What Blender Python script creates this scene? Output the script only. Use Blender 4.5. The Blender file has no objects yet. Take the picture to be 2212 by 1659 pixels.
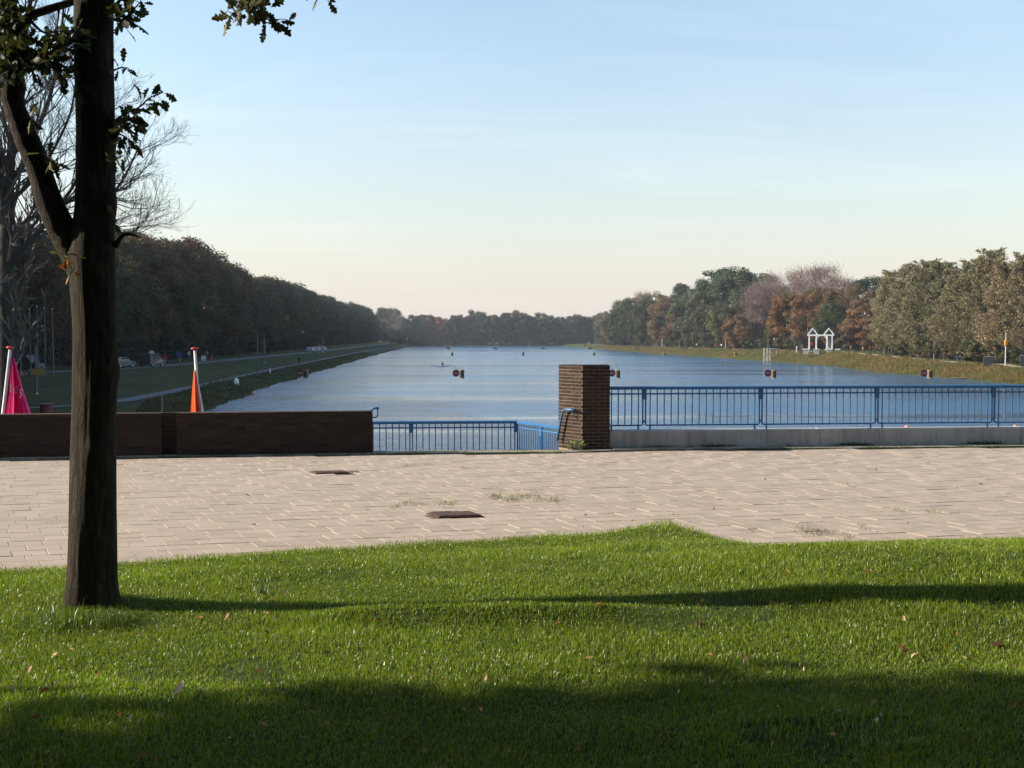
import bpy, bmesh, math, random
import numpy as np
from mathutils import Vector, Matrix, Quaternion

random.seed(7)
RNG = np.random.default_rng(7)
SC = bpy.context.scene
COL = SC.collection
R = math.radians

# ------------------------------------------------------------------ camera
FPX = 2335.0                       # focal length for a 2212 px wide picture (38 mm on 36 mm)
PITCH = math.atan(100.5 / FPX)
CAMZ = 2.0
cam_d = bpy.data.cameras.new('camera')
cam_d.lens = 38.0
cam_d.sensor_width = 36.0
cam_d.clip_start = 0.05
cam_d.clip_end = 6000
cam = bpy.data.objects.new('camera', cam_d)
COL.objects.link(cam)
cam.location = (0, 0, CAMZ)
cam.rotation_euler = (math.pi / 2 - PITCH, 0, 0)
SC.camera = cam

# ------------------------------------------------------------------ sky, sun, exposure
SUN_EL = R(25)
SUN_DIR = Vector((-math.cos(SUN_EL), 0.04 * math.cos(SUN_EL), math.sin(SUN_EL))).normalized()   # towards the sun
world = bpy.data.worlds.new('World')
SC.world = world
world.use_nodes = True
wn = world.node_tree.nodes
wl_ = world.node_tree.links
for n in list(wn):
    wn.remove(n)
wout = wn.new('ShaderNodeOutputWorld')
wbg = wn.new('ShaderNodeBackground')
wbg.inputs['Strength'].default_value = 0.125
sky = wn.new('ShaderNodeTexSky')
sky.sky_type = 'NISHITA'
sky.sun_disc = False
sky.sun_elevation = SUN_EL
sky.sun_rotation = math.atan2(SUN_DIR.x, SUN_DIR.y)
sky.air_density = 1.4
sky.dust_density = 1.0
sky.ozone_density = 3.8
sky.altitude = 0
# thin cirrus over the whole dome, laid out on a flat sheet high above
tc = wn.new('ShaderNodeTexCoord')
sep = wn.new('ShaderNodeSeparateXYZ')
wl_.new(tc.outputs['Generated'], sep.inputs[0])
zz = wn.new('ShaderNodeMath'); zz.operation = 'ADD'; zz.inputs[1].default_value = 0.10
wl_.new(sep.outputs['Z'], zz.inputs[0])
zm = wn.new('ShaderNodeMath'); zm.operation = 'MAXIMUM'; zm.inputs[1].default_value = 0.05
wl_.new(zz.outputs[0], zm.inputs[0])
dx = wn.new('ShaderNodeMath'); dx.operation = 'DIVIDE'
dy = wn.new('ShaderNodeMath'); dy.operation = 'DIVIDE'
wl_.new(sep.outputs['X'], dx.inputs[0]); wl_.new(zm.outputs[0], dx.inputs[1])
wl_.new(sep.outputs['Y'], dy.inputs[0]); wl_.new(zm.outputs[0], dy.inputs[1])
cmb = wn.new('ShaderNodeCombineXYZ')
wl_.new(dx.outputs[0], cmb.inputs[0]); wl_.new(dy.outputs[0], cmb.inputs[1])
mp = wn.new('ShaderNodeMapping')
mp.inputs['Rotation'].default_value = (0, 0, R(10))
mp.inputs['Scale'].default_value = (0.55, 1.5, 1)
mp.inputs['Location'].default_value = (0.9, 2.2, 0)
wl_.new(cmb.outputs[0], mp.inputs[0])
cn = wn.new('ShaderNodeTexNoise')
cn.inputs['Scale'].default_value = 1.0
cn.inputs['Detail'].default_value = 9
cn.inputs['Roughness'].default_value = 0.62
cn.inputs['Distortion'].default_value = 0.8
wl_.new(mp.outputs[0], cn.inputs['Vector'])
cr = wn.new('ShaderNodeMapRange')
cr.inputs[1].default_value = 0.50; cr.inputs[2].default_value = 0.86
cr.inputs[3].default_value = 0.0; cr.inputs[4].default_value = 0.11
wl_.new(cn.outputs['Fac'], cr.inputs[0])
cm = wn.new('ShaderNodeMix'); cm.data_type = 'RGBA'
cm.inputs['B'].default_value = (8.6, 8.6, 8.6, 1)
wl_.new(cr.outputs[0], cm.inputs['Factor'])
wl_.new(sky.outputs[0], cm.inputs['A'])
wb = wn.new('ShaderNodeMix'); wb.data_type = 'RGBA'; wb.blend_type = 'MULTIPLY'
wb.inputs['Factor'].default_value = 1.0
wb.inputs['B'].default_value = (0.985, 0.985, 0.955, 1)      # white balance of the whole sky
# thicker thin-cloud veil low over the horizon, the same all round
vz = wn.new('ShaderNodeMath'); vz.operation = 'MULTIPLY'; vz.inputs[1].default_value = -6.2
wl_.new(zz.outputs[0], vz.inputs[0])
ve = wn.new('ShaderNodeMath'); ve.operation = 'EXPONENT'
wl_.new(vz.outputs[0], ve.inputs[0])
vk = wn.new('ShaderNodeMath'); vk.operation = 'MULTIPLY'; vk.inputs[1].default_value = 1.7; vk.use_clamp = True
wl_.new(ve.outputs[0], vk.inputs[0])
cv = wn.new('ShaderNodeMix'); cv.data_type = 'RGBA'
cv.inputs['B'].default_value = (3.50, 3.14, 3.08, 1)
wl_.new(vk.outputs[0], cv.inputs['Factor'])
wl_.new(cm.outputs['Result'], cv.inputs['A'])
wl_.new(cv.outputs['Result'], wb.inputs['A'])
wl_.new(wb.outputs['Result'], wbg.inputs['Color'])
wl_.new(wbg.outputs[0], wout.inputs[0])

sun_d = bpy.data.lights.new('sun', 'SUN')
sun_d.energy = 5.0
sun_d.angle = R(0.5)
sun_d.color = (1.0, 0.90, 0.76)
sun = bpy.data.objects.new('sun', sun_d)
COL.objects.link(sun)
sun.location = (-40, 0, 40)
sun.rotation_euler = SUN_DIR.to_track_quat('Z', 'Y').to_euler()

SC.view_settings.view_transform = 'Standard'
SC.view_settings.look = 'None'
SC.view_settings.exposure = 1.0
SC.view_settings.gamma = 1.0
SC.view_settings.use_curve_mapping = False
SC.render.engine = 'CYCLES'
SC.cycles.use_denoising = True
SC.cycles.max_bounces = 7
SC.cycles.transparent_max_bounces = 8
SC.cycles.volume_bounces = 0
SC.cycles.caustics_reflective = False
SC.cycles.caustics_refractive = False
SC.cycles.sample_clamp_indirect = 6

# ------------------------------------------------------------------ pixel -> place helpers (2212 x 1659 measuring grid)
_F = Vector((0, math.cos(PITCH), -math.sin(PITCH)))
_U = Vector((0, math.sin(PITCH), math.cos(PITCH)))
_X = Vector((1, 0, 0))
def ray(px, py):
    return _X * ((px - 1106.0) / FPX) + _U * ((829.5 - py) / FPX) + _F
def P(px, py, Y):
    r = ray(px, py); return Vector((0, 0, CAMZ)) + r * (Y / r.y)
def G(px, py, z=0.0):
    r = ray(px, py); return Vector((0, 0, CAMZ)) + r * ((z - CAMZ) / r.z)
SKEW = 0.061                       # the canal runs slightly to the left of the view
def CU(u, d, z=0.0):               # canal frame -> world
    return Vector((u - SKEW * d, d, z))

# ------------------------------------------------------------------ objects
def tag(o, label=None, cat=None, group=None, kind=None):
    if label: o['label'] = label
    if cat: o['category'] = cat
    if group: o['group'] = group
    if kind: o['kind'] = kind
    return o
def thing(name, label, cat, loc=(0, 0, 0), rz=0.0, group=None):
    o = bpy.data.objects.new(name, None)
    o.empty_display_size = 0.1
    COL.objects.link(o)
    o.location = loc
    o.rotation_euler = (0, 0, rz)
    return tag(o, label, cat, group)
def link(name, me, mat=None, parent=None, loc=(0, 0, 0), rot=None, scale=None):
    o = bpy.data.objects.new(name, me)
    COL.objects.link(o)
    if mat is not None and not me.materials:
        me.materials.append(mat)
    o.location = loc
    if rot is not None:
        if isinstance(rot, Quaternion):
            o.rotation_mode = 'QUATERNION'; o.rotation_quaternion = rot
        else:
            o.rotation_euler = rot
    if scale is not None:
        o.scale = scale if hasattr(scale, '__len__') else (scale,) * 3
    if parent is not None:
        o.parent = parent
    return o
def copy_tree(o, parent=None):
    c = o.copy()
    COL.objects.link(c)
    c.parent = parent
    for ch in list(o.children):
        copy_tree(ch, c)
    return c

class MB:
    """collects geometry for one mesh"""
    def __init__(s):
        s.v = []; s.f = []; s.m = []
    def add(s, vs, fs, mi=0):
        b = len(s.v)
        s.v.extend([tuple(q) for q in vs])
        s.f.extend([tuple(i + b for i in q) for q in fs])
        s.m.extend([mi] * len(fs))
    def box(s, c, size, rz=0.0, mi=0, taper=1.0, M=None):
        hx, hy, hz = size[0] / 2, size[1] / 2, size[2] / 2
        vs = []
        for z, t in ((-hz, 1.0), (hz, taper)):
            for x, y in ((-hx, -hy), (hx, -hy), (hx, hy), (-hx, hy)):
                vs.append(Vector((x * t, y * t, z)))
        if M is not None:
            vs = [M @ q for q in vs]
        elif rz:
            ca, sa = math.cos(rz), math.sin(rz)
            vs = [Vector((q.x * ca - q.y * sa, q.x * sa + q.y * ca, q.z)) for q in vs]
        c = Vector(c)
        s.add([q + c for q in vs], [(0, 3, 2, 1), (4, 5, 6, 7), (0, 1, 5, 4), (1, 2, 6, 5), (2, 3, 7, 6), (3, 0, 4, 7)], mi)
        return s
    def bevbox(s, c, size, b, rz=0.0, mi=0):
        """box with a chamfered upper rim"""
        hx, hy, hz = size[0] / 2, size[1] / 2, size[2] / 2
        vs = []
        for z, i in ((-hz, 0), (hz - b, 0), (hz, b)):
            for x, y in ((-hx + i, -hy + i), (hx - i, -hy + i), (hx - i, hy - i), (-hx + i, hy - i)):
                vs.append((x, y, z))
        ca, sa = math.cos(rz), math.sin(rz)
        vs = [(x * ca - y * sa + c[0], x * sa + y * ca + c[1], z + c[2]) for x, y, z in vs]
        fs = [(8, 9, 10, 11), (0, 3, 2, 1)]
        for k in (0, 4):
            for i in range(4):
                j = (i + 1) % 4
                fs.append((k + i, k + j, k + 4 + j, k + 4 + i))
        s.add(vs, fs, mi)
        return s
    def tube(s, pts, rad, n=8, mi=0, cap=True):
        pts = [Vector(p) for p in pts]
        if not hasattr(rad, '__len__'):
            rad = [rad] * len(pts)
        t0 = (pts[1] - pts[0]).normalized()
        a = Vector((0, 0, 1)) if abs(t0.z) < 0.9 else Vector((1, 0, 0))
        u = t0.cross(a).normalized()
        vs = []; prev = t0
        for i, p in enumerate(pts):
            if i == 0: t = t0
            elif i == len(pts) - 1: t = (pts[i] - pts[i - 1]).normalized()
            else: t = ((pts[i + 1] - p).normalized() + (p - pts[i - 1]).normalized()).normalized()
            q = prev.rotation_difference(t)
            u = (q @ u); u = (u - t * u.dot(t)).normalized()
            w = t.cross(u); prev = t
            for k in range(n):
                an = 2 * math.pi * k / n
                vs.append(p + (u * math.cos(an) + w * math.sin(an)) * rad[i])
        fs = []
        for i in range(len(pts) - 1):
            for k in range(n):
                k2 = (k + 1) % n
                fs.append((i * n + k, i * n + k2, (i + 1) * n + k2, (i + 1) * n + k))
        if cap:
            fs.append(tuple(range(n - 1, -1, -1)))
            L = (len(pts) - 1) * n
            fs.append(tuple(range(L, L + n)))
        s.add(vs, fs, mi)
        return s
    def lathe(s, prof, n=16, c=(0, 0, 0), mi=0, axis='Z'):
        vs = []
        for r, z in prof:
            for k in range(n):
                an = 2 * math.pi * k / n
                x, y = r * math.cos(an), r * math.sin(an)
                q = (x, y, z) if axis == 'Z' else ((x, z, y) if axis == 'Y' else (z, x, y))
                vs.append((q[0] + c[0], q[1] + c[1], q[2] + c[2]))
        fs = []
        for i in range(len(prof) - 1):
            for k in range(n):
                k2 = (k + 1) % n
                fs.append((i * n + k, i * n + k2, (i + 1) * n + k2, (i + 1) * n + k))
        fs.append(tuple(range(n - 1, -1, -1)))
        L = (len(prof) - 1) * n
        fs.append(tuple(range(L, L + n)))
        s.add(vs, fs, mi)
        return s
    def prism(s, poly, z0, z1, mi=0):
        n = len(poly)
        vs = [(x, y, z0) for x, y in poly] + [(x, y, z1) for x, y in poly]
        fs = [tuple(range(n - 1, -1, -1)), tuple(range(n, 2 * n))]
        for i in range(n):
            j = (i + 1) % n
            fs.append((i, j, n + j, n + i))
        s.add(vs, fs, mi)
        return s
    def mesh(s, name, mats=None, smooth=False, fix=True):
        me = bpy.data.meshes.new(name)
        me.from_pydata(s.v, [], s.f)
        if mats is not None:
            for m in (mats if isinstance(mats, (list, tuple)) else [mats]):
                me.materials.append(m)
        if any(s.m):
            me.polygons.foreach_set('material_index', s.m)
        if fix:
            bm = bmesh.new(); bm.from_mesh(me)
            bmesh.ops.recalc_face_normals(bm, faces=bm.faces)
            bm.to_mesh(me); bm.free()
        if smooth:
            me.polygons.foreach_set('use_smooth', [True] * len(me.polygons))
        me.update()
        return me
    def build(s, name, mats=None, parent=None, world=False, smooth=False, fix=True):
        me = s.mesh(name, mats, smooth, fix)
        o = link(name, me)
        if parent is not None:
            o.parent = parent
            if world:
                o.matrix_parent_inverse = (Matrix.Translation(parent.location) @ parent.rotation_euler.to_matrix().to_4x4()).inverted()
        return o

def np_mesh(name, V, F, mat, smooth=False, cols=None):
    """numpy verts (n,3) and equal-sized faces (m,k)"""
    me = bpy.data.meshes.new(name)
    V = np.asarray(V, dtype=np.float32); F = np.asarray(F, dtype=np.int32)
    k = F.shape[1]
    me.vertices.add(len(V)); me.vertices.foreach_set('co', V.ravel())
    me.loops.add(F.size); me.loops.foreach_set('vertex_index', F.ravel())
    me.polygons.add(len(F))
    me.polygons.foreach_set('loop_start', np.arange(0, F.size, k, dtype=np.int32))
    me.polygons.foreach_set('loop_total', np.full(len(F), k, dtype=np.int32))
    if smooth:
        me.polygons.foreach_set('use_smooth', np.ones(len(F), dtype=bool))
    me.update(calc_edges=True)
    if cols is not None:
        a = me.color_attributes.new('tint', 'FLOAT_COLOR', 'POINT')
        a.data.foreach_set('color', np.asarray(cols, dtype=np.float32).ravel())
    if mat is not None:
        me.materials.append(mat)
    return me

# ------------------------------------------------------------------ materials
class NT:
    def __init__(s, name):
        s.m = bpy.data.materials.new(name); s.m.use_nodes = True
        s.t = s.m.node_tree; s.n = s.t.nodes
        for q in list(s.n): s.n.remove(q)
        s.out = s.new('ShaderNodeOutputMaterial')
    def new(s, ty, **kw):
        q = s.n.new(ty)
        for k, v in kw.items(): setattr(q, k, v)
        return q
    def link(s, a, b): s.t.links.new(a, b)
    def set(s, node, key, val):
        if hasattr(val, 'is_output') or isinstance(val, bpy.types.NodeSocket): s.link(val, node.inputs[key])
        else: node.inputs[key].default_value = val
    def coord(s, which='Object', scale=None, rot=None):
        c = s.new('ShaderNodeTexCoord').outputs[which]
        if which == 'World': pass
        if scale is None: return c
        m = s.new('ShaderNodeMapping'); s.link(c, m.inputs[0])
        m.inputs['Scale'].default_value = scale
        if rot: m.inputs['Rotation'].default_value = rot
        return m.outputs[0]
    def pos(s, scale=None, rot=None):
        c = s.new('ShaderNodeNewGeometry').outputs['Position']
        if scale is None: return c
        m = s.new('ShaderNodeMapping'); s.link(c, m.inputs[0])
        m.inputs['Scale'].default_value = scale
        if rot: m.inputs['Rotation'].default_value = rot
        return m.outputs[0]
    def noise(s, vec, scale, detail=4, rough=0.55, dist=0.0):
        q = s.new('ShaderNodeTexNoise')
        s.link(vec, q.inputs['Vector'])
        q.inputs['Scale'].default_value = scale; q.inputs['Detail'].default_value = detail
        q.inputs['Roughness'].default_value = rough; q.inputs['Distortion'].default_value = dist
        return q.outputs['Fac']
    def ramp(s, fac, stops):
        q = s.new('ShaderNodeValToRGB'); s.link(fac, q.inputs[0])
        e = q.color_ramp.elements
        while len(e) < len(stops): e.new(0.5)
        for i, (p, c) in enumerate(stops):
            e[i].position = p; e[i].color = (*c, 1) if len(c) == 3 else c
        return q.outputs[0]
    def mapr(s, fac, a, b, c, d):
        q = s.new('ShaderNodeMapRange'); s.link(fac, q.inputs[0])
        for i, v in enumerate((a, b, c, d)): q.inputs[i + 1].default_value = v
        return q.outputs[0]
    def mix(s, fac, a, b, mode='MIX'):
        q = s.new('ShaderNodeMix', data_type='RGBA', blend_type=mode)
        s.set(q, 'Factor', fac)
        for k, v in (('A', a), ('B', b)):
            if isinstance(v, bpy.types.NodeSocket): s.link(v, q.inputs[k])
            else: q.inputs[k].default_value = (*v, 1)
        return q.outputs['Result']
    def math(s, op, a, b=None):
        q = s.new('ShaderNodeMath', operation=op)
        s.set(q, 0, a)
        if b is not None: s.set(q, 1, b)
        return q.outputs[0]
    def bump(s, h, strength=0.3, dist=0.02, normal=None):
        q = s.new('ShaderNodeBump'); s.link(h, q.inputs['Height'])
        s.set(q, 'Strength', strength); q.inputs['Distance'].default_value = dist
        if normal: s.link(normal, q.inputs['Normal'])
        return q.outputs[0]
    def bsdf(s, color, rough=0.7, normal=None, metallic=0.0, spec=0.5, **kw):
        q = s.new('ShaderNodeBsdfPrincipled')
        if isinstance(color, bpy.types.NodeSocket): s.link(color, q.inputs['Base Color'])
        else: q.inputs['Base Color'].default_value = (*color, 1)
        s.set(q, 'Roughness', rough); q.inputs['Metallic'].default_value = metallic
        q.inputs['Specular IOR Level'].default_value = spec
        if normal: s.link(normal, q.inputs['Normal'])
        for k, v in kw.items(): s.set(q, k, v)
        return q.outputs[0]
    def done(s, shader):
        s.link(shader, s.out.inputs['Surface']); return s.m
    def rand(s): return s.new('ShaderNodeObjectInfo').outputs['Random']
    def ocol(s): return s.new('ShaderNodeObjectInfo').outputs['Color']

def simple(name, col, rough=0.6, var=0.25, scale=6.0, bump=0.15, metallic=0.0, spec=0.4, dirt=None, bdist=0.01):
    t = NT(name)
    c = t.coord('Object')
    n = t.noise(c, scale, 6, 0.6)
    lo = tuple(max(0, q * (1 - var)) for q in col); hi = tuple(min(1, q * (1 + var)) for q in col)
    colr = t.ramp(n, [(0.3, lo), (0.7, hi)])
    if dirt:
        n2 = t.noise(c, scale * 0.35, 8, 0.7)
        colr = t.mix(t.mapr(n2, 0.48, 0.7, 0, 0.8), colr, dirt)
    nb = t.noise(c, scale * 8, 5, 0.6)
    return t.done(t.bsdf(colr, rough, t.bump(nb, bump, bdist), metallic, spec))

M = {}
# -- paving stone
t = NT('paver_concrete')
po = t.pos()
rn = t.rand()
n1 = t.noise(po, 0.35, 4, 0.6); n2 = t.noise(po, 2.6, 6, 0.65); n3 = t.noise(po, 60, 4, 0.7)
vo = t.new('ShaderNodeAttribute', attribute_name='tint').outputs['Fac']
c1 = t.ramp(n2, [(0.25, (0.315, 0.246, 0.188)), (0.75, (0.405, 0.322, 0.252))])
c1 = t.mix(t.mapr(n1, 0.35, 0.7, 0.0, 0.5), c1, (0.345, 0.275, 0.215))
wn_ = t.new('ShaderNodeTexWhiteNoise', noise_dimensions='1D')
hs = t.new('ShaderNodeHueSaturation'); t.link(c1, hs.inputs['Color'])
t.link(t.math('ADD', t.mapr(t.math('ADD', rn, vo), 0, 2, 0.84, 1.1), 0.0), hs.inputs['Value'])
c1 = hs.outputs[0]
st = t.noise(po, 1.1, 8, 0.72, 0.4)
c1 = t.mix(t.mapr(st, 0.55, 0.72, 0, 0.42), c1, (0.19, 0.15, 0.12))
st2 = t.noise(t.pos((1, 2.2, 1)), 0.45, 7, 0.7, 0.6)
c1 = t.mix(t.mapr(st2, 0.52, 0.68, 0, 0.30), c1, (0.24, 0.215, 0.15))
M['paver'] = t.done(t.bsdf(c1, 0.88, t.bump(n3, 0.35, 0.004), 0, 0.25))
M['joint'] = simple('joint_sand', (0.13, 0.105, 0.08), 0.95, 0.4, 12, 0.4, dirt=(0.05, 0.06, 0.02))
# -- concrete
t = NT('concrete')
po = t.pos()
a = t.noise(po, 1.4, 7, 0.65); b = t.noise(po, 30, 5, 0.7)
cc = t.ramp(a, [(0.3, (0.30, 0.29, 0.27)), (0.7, (0.44, 0.42, 0.39))])
stv = t.noise(t.pos((9, 9, 0.8)), 1.0, 6, 0.7)
cc = t.mix(t.mapr(stv, 0.48, 0.68, 0, 0.6), cc, (0.15, 0.14, 0.12))
M['concrete'] = t.done(t.bsdf(cc, 0.9, t.bump(b, 0.4, 0.006), 0, 0.25))
# -- mossy edging
t = NT('mossy_concrete')
po = t.pos()
a = t.noise(po, 2.2, 7, 0.7); b = t.noise(po, 40, 5, 0.7)
cc = t.ramp(a, [(0.35, (0.10, 0.105, 0.045)), (0.5, (0.20, 0.18, 0.13)), (0.68, (0.36, 0.32, 0.27))])
M['edging'] = t.done(t.bsdf(cc, 0.95, t.bump(b, 0.6, 0.01), 0, 0.2))
# -- bricks
t = NT('brick_clay')
co = t.pos(); rn = t.rand()
a = t.noise(co, 9, 6, 0.7); b = t.noise(co, 70, 5, 0.7)
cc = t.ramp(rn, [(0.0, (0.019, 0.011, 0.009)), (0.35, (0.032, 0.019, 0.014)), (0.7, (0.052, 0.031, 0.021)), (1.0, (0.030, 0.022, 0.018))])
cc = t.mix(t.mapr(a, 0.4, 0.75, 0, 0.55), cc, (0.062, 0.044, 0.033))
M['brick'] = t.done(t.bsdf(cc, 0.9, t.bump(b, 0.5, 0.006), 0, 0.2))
M['mortar'] = simple('mortar', (0.25, 0.195, 0.14), 0.95, 0.25, 20, 0.5)
M['shaded_mortar'] = simple('wall_shade_mortar', (0.050, 0.040, 0.032), 0.95, 0.25, 20, 0.5)  # low wall's mortar, its shade put into a darker colour
# -- blue paint
t = NT('blue_paint')
po = t.pos()
a = t.noise(po, 3.0, 6, 0.65); b = t.noise(po, 45, 4, 0.7)
cc = t.ramp(a, [(0.3, (0.018, 0.090, 0.215)), (0.7, (0.032, 0.135, 0.28))])
cc = t.mix(t.mapr(b, 0.62, 0.74, 0, 0.6), cc, (0.10, 0.075, 0.06))
M['blue'] = t.done(t.bsdf(cc, 0.38, t.bump(b, 0.12, 0.002), 0, 0.5))
# -- rust
t = NT('rusty_iron')
co = t.pos()
a = t.noise(co, 14, 7, 0.7); b = t.noise(co, 90, 4, 0.7)
cc = t.ramp(a, [(0.3, (0.035, 0.018, 0.014)), (0.55, (0.075, 0.034, 0.021)), (0.75, (0.13, 0.062, 0.034))])
M['rust'] = t.done(t.bsdf(cc, 0.75, t.bump(b, 0.5, 0.004), 0.25, 0.4))
# -- bark
def bark(name, c0, c1, c2, sc=1.0, strength=0.9):
    t = NT(name)
    v = t.coord('Object', (24 * sc, 24 * sc, 4.6 * sc))
    a = t.noise(v, 1.0, 8, 0.68, 0.6)
    v2 = t.coord('Object', (70 * sc, 70 * sc, 26 * sc))
    b = t.noise(v2, 1.0, 6, 0.7)
    h = t.math('ADD', a, t.math('MULTIPLY', b, 0.6))
    cc = t.ramp(a, [(0.32, c0), (0.52, c1), (0.72, c2)])
    pa = t.noise(t.coord('Object'), 1.6, 5, 0.6)
    cc = t.mix(t.mapr(pa, 0.5, 0.75, 0, 0.4), cc, (0.050, 0.048, 0.018))
    return t.done(t.bsdf(cc, 0.92, t.bump(h, strength, 0.05), 0, 0.2))
M['oak_bark'] = bark('oak_bark', (0.012, 0.009, 0.006), (0.038, 0.029, 0.018), (0.095, 0.074, 0.042))
M['far_bark'] = bark('grey_bark', (0.035, 0.03, 0.024), (0.075, 0.063, 0.05), (0.12, 0.10, 0.078), 0.6, 0.5)
M['bare_bark'] = bark('dark_bare_bark', (0.012, 0.010, 0.009), (0.032, 0.026, 0.021), (0.06, 0.05, 0.04), 0.6, 0.5)
M['twig'] = simple('twig_bark', (0.06, 0.048, 0.038), 0.9, 0.3, 10, 0.2)
# -- leaves (colour of the tree comes from the object colour, broken up per clump and leaf)
def leafmat(name, rough=0.55, transl=0.35, spec=0.25, base=None, varsc=0.55, usetint=True):
    t = NT(name)
    oc = t.ocol() if base is None else None
    po = t.pos()
    n1 = t.noise(po, varsc, 3, 0.6)
    n2 = t.noise(po, 4.0, 3, 0.6)
    hs = t.new('ShaderNodeHueSaturation')
    if base is None: t.link(oc, hs.inputs['Color'])
    else: hs.inputs['Color'].default_value = (*base, 1)
    tint = t.new('ShaderNodeAttribute', attribute_name='tint').outputs['Fac'] if usetint else t.rand()
    t.link(t.mapr(n1, 0.3, 0.7, 0.482, 0.518), hs.inputs['Hue'])
    t.link(t.math('MULTIPLY', t.mapr(n2, 0.25, 0.75, 0.72, 1.28), t.mapr(tint, 0, 1, 0.65, 1.35)), hs.inputs['Value'])
    c = hs.outputs[0]
    d = t.bsdf(c, rough, None, 0, spec)
    tr = t.new('ShaderNodeBsdfTranslucent'); t.link(c, tr.inputs['Color'])
    mx = t.new('ShaderNodeMixShader'); mx.inputs[0].default_value = transl
    t.link(d, mx.inputs[1]); t.link(tr.outputs[0], mx.inputs[2])
    return t.done(mx.outputs[0])
M['leaf'] = leafmat('tree_leaves')
M['oak_leaf'] = leafmat('oak_leaves', 0.60, 0.30, 0.22, None, 3.0, False)
M['litter'] = leafmat('fallen_leaf', 0.6, 0.15, 0.3, None, 20.0, False)
# -- grass blades
t = NT('grass_blades')
tint = t.new('ShaderNodeAttribute', attribute_name='tint').outputs['Color']
po = t.pos()
n1 = t.noise(po, 0.9, 5, 0.6)
cc = t.mix(t.mapr(n1, 0.42, 0.68, 0, 0.42), tint, (0.150, 0.190, 0.024))
d = t.bsdf(cc, 0.36, None, 0, 0.5)
tr = t.new('ShaderNodeBsdfTranslucent')
t.link(t.mix(1.0, cc, (0.9, 1.0, 0.45), 'MULTIPLY'), tr.inputs['Color'])
mx = t.new('ShaderNodeMixShader'); mx.inputs[0].default_value = 0.42
t.link(d, mx.inputs[1]); t.link(tr.outputs[0], mx.inputs[2])
M['grass'] = t.done(mx.outputs[0])
t = NT('rough_grass')
tint = t.new('ShaderNodeAttribute', attribute_name='tint').outputs['Color']
d = t.bsdf(tint, 0.85, None, 0, 0.1)
tr = t.new('ShaderNodeBsdfTranslucent'); t.link(tint, tr.inputs['Color'])
mx = t.new('ShaderNodeMixShader'); mx.inputs[0].default_value = 0.3
t.link(d, mx.inputs[1]); t.link(tr.outputs[0], mx.inputs[2])
M['rough_grass'] = t.done(mx.outputs[0])
# -- lawn soil / thatch below the blades
t = NT('lawn_ground')
po = t.pos()
a = t.noise(po, 7, 6, 0.7); b = t.noise(po, 80, 4, 0.7)
cc = t.ramp(a, [(0.3, (0.022, 0.034, 0.008)), (0.55, (0.045, 0.07, 0.013)), (0.75, (0.07, 0.075, 0.03))])
M['lawn'] = t.done(t.bsdf(cc, 0.95, t.bump(b, 0.8, 0.02), 0, 0.1))
# -- banks
t = NT('bank_turf')
po = t.pos()
a = t.noise(po, 0.22, 7, 0.65); b = t.noise(po, 3.5, 6, 0.7); c_ = t.noise(po, 0.05, 4, 0.6)
cc = t.ramp(a, [(0.3, (0.024, 0.034, 0.009)), (0.5, (0.042, 0.052, 0.013)), (0.7, (0.072, 0.066, 0.022))])
cc = t.mix(t.mapr(b, 0.5, 0.75, 0, 0.55), cc, (0.10, 0.078, 0.036))
M['turf'] = t.done(t.bsdf(cc, 0.95, t.bump(b, 0.9, 0.25), 0, 0.15))
M['asphalt'] = simple('asphalt', (0.105, 0.108, 0.115), 0.85, 0.2, 1.2, 0.2)
M['gravel_path'] = simple('gravel_path', (0.34, 0.29, 0.21), 0.95, 0.2, 2.0, 0.3)
# -- water
t = NT('canal_water')
p1 = t.pos((0.16, 0.55, 1)); p2 = t.pos((0.9, 1.7, 1), (0, 0, R(8))); p3 = t.pos((0.007, 0.050, 1), (0, 0, R(-3)))
w1 = t.noise(p1, 1.0, 3, 0.6, 0.4); w2 = t.noise(p2, 1.0, 3, 0.62, 0.3)
gust = t.noise(p3, 1.0, 4, 0.55, 0.5)
h = t.math('ADD', t.math('MULTIPLY', w1, 0.9), t.math('MULTIPLY', w2, 0.55))
bs = t.mapr(gust, 0.36, 0.62, 0.05, 0.9)
nb = t.bump(h, bs, 0.42)
M['water'] = t.done(t.bsdf((0.028, 0.100, 0.200), t.mapr(gust, 0.36, 0.64, 0.10, 0.20), nb, 0, 0.5, IOR=1.333))
# -- misc plain paints
M['white'] = simple('white_paint', (0.78, 0.78, 0.76), 0.5, 0.08, 3, 0.05, dirt=(0.5, 0.48, 0.44))
M['oldwhite'] = simple('weathered_white', (0.42, 0.42, 0.40), 0.7, 0.2, 4, 0.1)
M['galv'] = simple('galvanised_steel', (0.42, 0.43, 0.44), 0.45, 0.15, 8, 0.08, 0.6)
M['steel'] = simple('weathered_steel', (0.12, 0.125, 0.13), 0.6, 0.2, 6, 0.1, 0.3)
M['pole'] = simple('flagpole_white', (0.62, 0.58, 0.52), 0.45, 0.12, 4, 0.08, dirt=(0.42, 0.38, 0.32))
M['red'] = simple('red_paint', (0.50, 0.022, 0.018), 0.4, 0.15, 6, 0.05)
M['signred'] = simple('backlit_sign_red', (0.17, 0.020, 0.026), 0.5, 0.15, 6, 0.05)  # discs hang backlit: their shade is put into a darker red
M['signbar'] = simple('backlit_sign_white', (0.36, 0.34, 0.32), 0.5, 0.15, 6, 0.05)  # white bar dimmed likewise, the backlit shade held in its colour
M['dred'] = simple('dark_red_paint', (0.14, 0.022, 0.02), 0.6, 0.2, 6, 0.1)
M['buoy'] = simple('buoy_pink', (0.78, 0.22, 0.14), 0.45, 0.1, 6, 0.05)
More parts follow.
